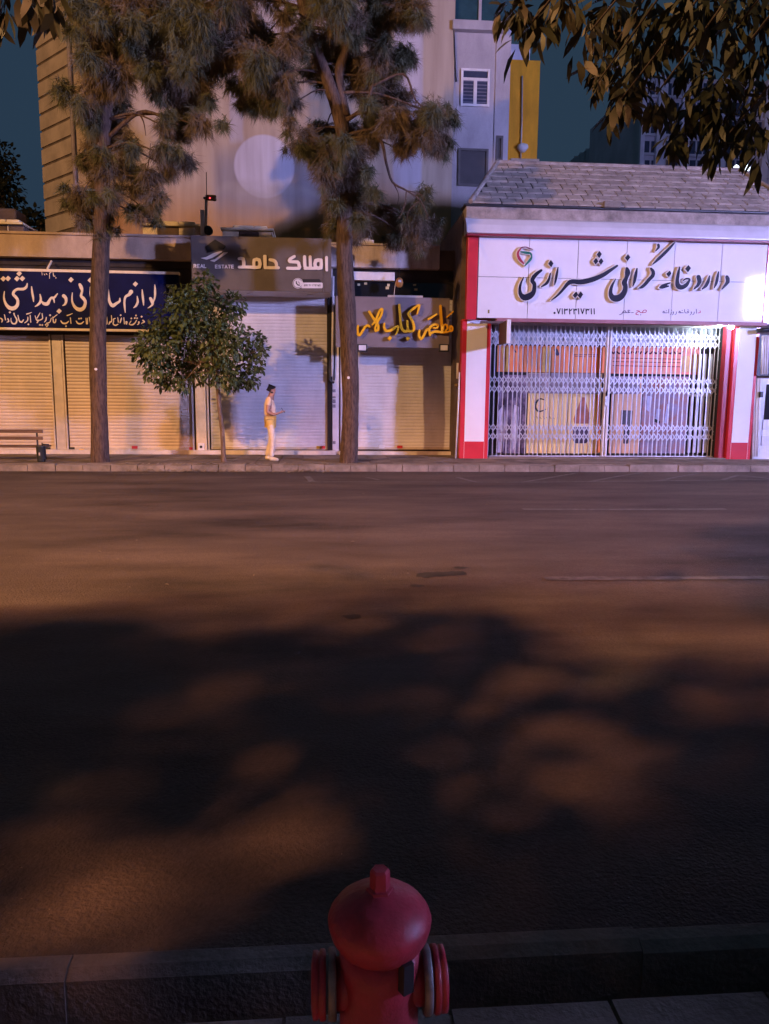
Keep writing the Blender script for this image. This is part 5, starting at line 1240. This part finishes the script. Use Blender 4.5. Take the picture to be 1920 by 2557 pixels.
near_tree('unseen street tree added at the right to keep the floodlight off the near road', (10.0, -1.0), [((10, 0, 5), .6)], [[Vector((10, -.6, 3.6)), Vector((9.5, .4, 3.9)), Vector((9, 1.2, 4.0))]], 100, seed=4, extra=overhang(LAMP_C, 62, (-3.5, 4.0), lambda x: 5.6, (2.9, 5.0), (.3, .6), [HYDP + Vector((a_, b_, c_)) for a_ in (-.1, .25) for b_ in (-.2, .15) for c_ in (-.45, -.1, .3)], 23))  # tree added out of view so its crown blocks the floodlight
# dark trees behind the shops at the far left
for nm, lab, bls, Y in (('cypress_tree', 'dark upright tree against the night sky at the far left edge', [(5,390,34),(0,430,44),(15,470,44),(10,505,44),(0,540,50),(-40,450,60)], 38), ('background_tree', 'low dark tree behind the parapet near the mural building', [(75,560,30),(100,545,26),(125,555,26),(60,535,18),(140,565,20),(90,580,40)], 36)):
    t = thing(nm, lab, 'tree'); q = [((lambda p: (p.x, p.y, p.z))(P(x, y, Y + rng.uniform(-.5, .5))), r_ * Y / FL) for x, y, r_ in bls]
    V, Ft = leaves(q, 30, rng, (.16, .28), .6, .2); put('crown', fastmesh('crown', V, Ft, M_lfnear), t)
    b = P(bls[1][0], bls[1][1], Y); trunk(t, [(Vector((b.x, Y, 0)), .25), (Vector((b.x, Y, b.z)), .12)], M_bark2, 8)

# ------------------------------------------------------------------ bench, bin, hydrant
M_slat = mat('dark_timber_slat', (0.10, 0.058, 0.04), rough=.6, var=.25, scale=5, stretch=(.4, 3, 3), fine=.3)
bn = thing('park_bench', 'dark slatted bench cut off by the left edge', 'bench')
BY = 17.15
xe = P(108, 1095, BY).x; x_ = xe - 1.8
zb1 = P(50, 1077, BY).z; zb2 = P(50, 1094, BY).z; zse = P(50, 1116, BY).z
for z_, yy in ((zb1, BY - .0), (zb2, BY - .03)):
    MB().box(x_, xe, yy - .02, yy + .02, z_ - .035, z_ + .035).build('back_slat', M_slat, bn, bevel=.006)
for k in range(4): MB().box(x_, xe, BY + .06 + k * .11, BY + .15 + k * .11, zse - .02, zse + .015).build('seat_slat', M_slat, bn, bevel=.005)
for q in (xe - .14, x_ + .14):
    MB().tube([(q, BY + .03, zb1 + .02), (q, BY + .04, zse), (q, BY + .02, ZP)], .02, 8).build('leg', M_black, bn, True)
    MB().tube([(q, BY + .04, zse - .03), (q, BY + .46, zse - .03), (q, BY + .48, ZP)], .02, 8).build('leg', M_black, bn, True)
MB().tube([(xe - .05, BY + .02, zse + .06), (xe + .1, BY + .04, zse + .05)], .016, 6).build('armrest', M_black, bn, True)
BNX = P(103, 1140, BY - .2).x
bi = thing('litter_bin', 'small dark litter bin at the right end of the bench', 'bin', loc=(BNX, BY - .2, ZP))
MB().lathe([(.075, 0), (.085, .05), (.095, .33), (.10, .335), (.10, .355), (.088, .356), (.08, .10)], k=20).build('bucket', mat('dark_bin', (.03, .035, .035), rough=.5, var=.1), bi, True)
MB().box(-.014, .014, -.101, -.094, .16, .22).build('mark', M_rail, bi)
MB().tube([(.0, .09, .0), (.0, .09, .42)], .014, 6).build('post', M_black, bi, True)

M_hyd = mat('red_hydrant_paint', (.40, .03, .055), rough=.42, col2=(.20, .03, .035), scale=9, thr=(.30, .75), spec=.4, bump=.12, bscale=110, fine=.35)
HYD = 1.18; hx = P(948, 2300, HYD).x
def hz(py): return P(950, py, HYD).z
hr = (P(1076, 2300, HYD).x - P(818, 2300, HYD).x) / 2
hy = thing('fire_hydrant', 'red fire hydrant with a domed bonnet and two side caps in the foreground', 'hydrant', loc=(hx, HYD, .11))
zt_ = hz(2190) - .11; zs_ = hz(2290) - .11; zn = hz(2450) - .11
MB().lathe([(hr * 1.2, 0), (hr * 1.2, .03), (hr * .80, .035), (hr * .78, .06), (hr * .77, zs_ - hr * 2.2), (hr * .77, zs_ - hr * 1.1), (hr * .78, zs_ - hr * .51)], k=40).build('barrel', M_hyd, hy, True)
bo = MB().lathe([(hr * q_[0], zs_ + hr * q_[1]) for q_ in ((.78, -.52), (.84, -.45), (.94, -.28), (.99, -.09), (1.0, 0), (.97, .10), (.87, .25), (.70, .39), (.48, .49), (.30, .55), (.25, .58))], k=40).build('bonnet', M_hyd, hy, True)
MB().lathe([(hr * q_[0], zs_ + hr * q_[1]) for q_ in ((.27, .55), (.26, .62), (.20, .64), (.19, .98), (.15, 1.02))], k=6).build('operating_nut', M_hyd, bo)
for s_ in (-1, 1):
    f0 = hr * .84
    nz = MB().lathe([(hr * .46, s_ * hr * .5), (hr * .46, s_ * f0)], (0, 0, zn), 28, 'x').build('nozzle', M_hyd, hy, True)
    MB().lathe([(hr * .60, s_ * f0), (hr * .63, s_ * (f0 + 0.0031)), (hr * .63, s_ * (f0 + 0.0109)), (hr * .60, s_ * (f0 + 0.0140))], (0, 0, zn), 32, 'x').build('flange', mat('galvanised_steel', (.20, .19, .18), rough=.5, metal=.5, var=.25, scale=25), nz, True)
    MB().lathe([(hr * .58, s_ * (f0 + 0.0172)), (hr * .61, s_ * (f0 + 0.0195)), (hr * .61, s_ * (f0 + 0.0265)), (hr * .55, s_ * (f0 + 0.0289)), (hr * .59, s_ * (f0 + 0.0312)), (hr * .59, s_ * (f0 + 0.0390)), (hr * .40, s_ * (f0 + 0.0421))], (0, 0, zn), 32, 'x').build('cap', M_hyd, nz, True)
q = Vector((.52, -.854, 0)) * (hr * .76)
sl_ = MB().box(-.010, .010, -.012, .012, -.03, .022).build('slot', M_black, hy); sl_.location = (q.x * 1.06, q.y * 1.06, zs_ - hr * .66); sl_.rotation_euler = (0, 0, R(31))
for k in range(6):
    t = 2 * math.pi * k / 6 + .3
    MB().lathe([(.012, 0), (.012, .012), (.006, .016)], (hr * 1.08 * math.cos(t), hr * 1.08 * math.sin(t), .03), 6).build('flange_bolt', M_hyd, hy)

# ------------------------------------------------------------------ pedestrian
def skin(name, verts, edges, rad, m, parent, sub=2, root=0):
    me_ = bpy.data.meshes.new(name); me_.from_pydata(verts, edges, [])
    o_ = bpy.data.objects.new(name, me_); COL.objects.link(o_); o_.parent = parent
    md = o_.modifiers.new('skin', 'SKIN'); md.use_smooth_shade = True
    lay = me_.skin_vertices[0].data
    for i, r_ in enumerate(rad):
        lay[i].radius = r_ if hasattr(r_, '__len__') else (r_, r_)
        lay[i].use_root = (i == root)
    s_ = o_.modifiers.new('sub', 'SUBSURF'); s_.levels = sub; s_.render_levels = sub
    dg = bpy.context.evaluated_depsgraph_get(); ev = o_.evaluated_get(dg); nm = bpy.data.meshes.new_from_object(ev)
    o_.modifiers.clear(); o_.data = nm; nm.materials.clear(); nm.materials.append(m)
    for p in nm.polygons: p.use_smooth = True
    return o_
M_skin = mat('skin', (.40, .22, .15), rough=.55, var=.05); M_tee = mat('pale_tee_cotton', (.74, .57, .38), rough=.85, var=.06, scale=9)
M_warmlit = mat('warm_lit_cotton', (.70, .50, .15), rough=.85, var=.08, scale=9); M_trou = mat('white_cotton', (.70, .61, .48), rough=.85, var=.06, scale=9)  # yellow cloth: warm light on hips and thighs put into its colour
M_hair = mat('black_hair', (.012, .011, .012), rough=.6, var=.1); M_shoe = mat('white_trainer', (.68, .60, .46), rough=.6, var=.06)
pp = G(676, 1151, ZP)
pe = thing('person', 'person in a pale tee and light trousers walking with a phone', 'person', loc=(pp.x, pp.y, ZP))
vb = [(0,0,.93),(0,0,1.08),(.0,0,1.22),(.0,0,1.36),(.02,0,1.45),(.045,0,1.51),(.06,0,1.575),(.06,0,1.645),
      (-.005,-.15,1.385),(-.055,-.20,1.10),(.10,-.17,1.045),(.19,-.13,1.075),(-.005,.15,1.385),(-.04,.20,1.10),(.11,.15,1.05),(.20,.09,1.075),
      (.0,-.085,.90),(.055,-.09,.49),(.02,-.09,.085),(.0,.085,.90),(.03,.09,.49),(-.09,.09,.10),(.13,.0,1.575),(.105,0,1.53)]
eb = [(0,1),(1,2),(2,3),(3,4),(4,5),(5,6),(6,7),(3,8),(8,9),(9,10),(10,11),(3,12),(12,13),(13,14),(14,15),(0,16),(16,17),(17,18),(0,19),(19,20),(20,21),(6,22),(5,23)]
rb = [(.10,.13),(.095,.12),(.10,.13),(.10,.13),(.055,.06),(.058,.058),(.085,.078),(.062,.06),.052,.042,.032,.026,.052,.042,.032,.026,.08,.056,.038,.08,.056,.038,.012,.03]
body = skin('body', vb, eb, rb, M_skin, pe)
def clothe(name, idx, edges, grow, m, tweak=None):
    vs = [vb[i] for i in idx]; rr = []
    for i in idx:
        r_ = rb[i]; rr.append(tuple(a + grow for a in r_) if hasattr(r_, '__len__') else (r_ + grow, r_ + grow))
    if tweak: tweak(vs, rr)
    mp_ = {g: k for k, g in enumerate(idx)}
    return skin(name, vs, [(mp_[a], mp_[b_]) for a, b_ in edges], rr, m, pe)
def sleeves(vs, rr):
    for k, (a, b_) in {5: (8, 9), 7: (12, 13)}.items():
        A, B_ = Vector(vb[a]), Vector(vb[b_]); vs[k] = tuple(A.lerp(B_, .55)); rr[k] = (.062, .062)
    rr[0] = (.115, .145); vs[0] = (-.005, 0, .99)
clothe('tee', [0, 1, 2, 3, 8, 9, 12, 13], [(0, 1), (1, 2), (2, 3), (3, 8), (8, 9), (3, 12), (12, 13)], .018, M_tee, sleeves)
def hip_cloth_shape(vs, rr):
    vs[0] = (-.005, 0, .95); rr[0] = (.125, .15)
    vs[2] = tuple(Vector(vb[16]).lerp(Vector(vb[17]), .62)); vs[4] = tuple(Vector(vb[19]).lerp(Vector(vb[20]), .62)); rr[2] = rr[4] = (.088, .085)
clothe('warm_lit_hip_cloth', [0, 16, 17, 19, 20], [(0, 16), (16, 17), (0, 19), (19, 20)], .022, M_warmlit, hip_cloth_shape)
clothe('trousers', [16, 17, 18], [(16, 17), (17, 18)], .020, M_trou); clothe('trousers', [19, 20, 21], [(19, 20), (20, 21)], .020, M_trou)
for (x, y, z) in ((.02, -.09, .0), (-.09, .09, .012)):
    skin('shoe', [(x - .05, y, z + .055), (x + .02, y, z + .06), (x + .10, y, z + .045), (x + .17, y, z + .035)], [(0, 1), (1, 2), (2, 3)], [(.045, .05), (.048, .055), (.045, .04), (.035, .028)], M_shoe, pe, 2, 0)
skin('hair', [(.03, 0, 1.615), (.05, 0, 1.665), (.0, 0, 1.56)], [(0, 1), (0, 2)], [(.076, .083), (.062, .055), (.048, .05)], M_hair, pe)
for s_ in (-1, 1): skin('ear', [(.05, s_ * .078, 1.575), (.05, s_ * .088, 1.60)], [(0, 1)], [.014, .016], M_skin, pe, 1)
for w_, sd in (((.19, -.13, 1.075), 1), ((.20, .09, 1.075), -1)):
    hv = [w_]; he = []; hr_ = [.028]
    pal = (w_[0] + .05, w_[1] + .01 * sd, w_[2] + .015); hv.append(pal); he.append((0, 1)); hr_.append(.034)
    for k in range(4):
        n = len(hv); yy = pal[1] + (k - 1.5) * .018; ln_ = (.036, .042, .040, .030)[k]
        hv += [(pal[0] + .025, yy, pal[2] + .005), (pal[0] + .03 + ln_, yy + .006 * sd, pal[2] + .02), (pal[0] + .045 + ln_, yy + .012 * sd, pal[2] + .045)]
        he += [(1, n), (n, n + 1), (n + 1, n + 2)]; hr_ += [.010, .009, .008]
    n = len(hv); hv += [(pal[0] + .005, pal[1] + .035 * sd, pal[2] + .02), (pal[0] + .03, pal[1] + .042 * sd, pal[2] + .05)]; he += [(1, n), (n, n + 1)]; hr_ += [.011, .009]
    skin('hand', hv, he, hr_, M_skin, pe, 1)
p = Vector((pp.x + .295, pp.y - .105, ZP + 1.135))
fo = thing('mobile_phone', 'small dark phone held up by the walking person', 'phone', loc=p)
fo.rotation_euler = (0, R(-35), R(8))
MB().box(-.005, .005, -.036, .036, -.072, .072).build('case', M_black, fo, bevel=.003)
MB().box(-.0075, -.0053, -.032, .032, -.066, .066).build('screen', mat('phone_screen', (.02, .02, .03), rough=.1, emit=((.6, .7, 1), .35)), fo)

# ------------------------------------------------------------------ street lamps (outside the frame, on the camera's side of the road)
M_pole = mat('lamp_pole_paint', (.16, .17, .17), rough=.5, var=.1)
def lamp_post(name, label, pos, base, col, watt, lamp_type='POINT', spot=None, soft=.10):
    t = thing(name, label, 'lamp')
    x, y, z = pos; bxp, byp = base
    MB().tube([(bxp, byp, -.1), (bxp, byp, z - .6), (bxp + (x - bxp) * .3, byp + (y - byp) * .3, z + .12), (x, y, z + .2)], [.11, .07, .05, .04], 10).build('pole', M_pole, t, True)
    MB().box(x - .22, x + .22, y - .45, y + .25, z + .13, z + .27).build('head', M_pole, t, bevel=.03)
    l_ = bpy.data.lights.new('street_light', lamp_type); l_.energy = watt; l_.color = col; l_.shadow_soft_size = soft
    if spot: l_.spot_size = R(spot[0]); l_.spot_blend = spot[1]
    o_ = bpy.data.objects.new('street_light', l_); COL.objects.link(o_); o_.location = (x, y, z - .02); o_.parent = t
    return t
lamp_post('street_lamp', 'sodium street lamp at the left outside the picture', LAMP_A, (LAMP_A[0], LAMP_A[1] - 2.2), A_COL, A_WATT)
lamp_post('street_lamp', 'sodium street lamp behind the camera', LAMP_B, (LAMP_B[0], LAMP_B[1] - 1.8), B_COL, B_WATT, 'SPOT', (140, .14), .2)
fa = thing('floodlight_mast', 'cool white floodlight array on a mast at the right outside the picture', 'lamp')
x, y, z = LAMP_C
to = Vector((4.0, 19.0, 3.0)) - Vector(LAMP_C); yawc = math.atan2(-to.x, to.y)
MB().tube([(x, y - .35, -.1), (x, y - .35, z + 1.1)], [.14, .08], 10).build('mast', M_pole, fa, True)
hd = MB().box(-.72, .72, -.28, -.0, -1.0, 1.0).build('array_frame', M_black, fa); hd.location = LAMP_C; hd.rotation_euler = (0, 0, yawc)
M_led = mat('led_module', (.9, .92, 1), emit=(C_COL, C_STR))
for i in range(2):
    for j in range(3):
        MB().box(-.66 + i * .7, -.04 + i * .7, .001, .006, -.93 + j * .64, -.36 + j * .64).build('led_module', M_led, hd)
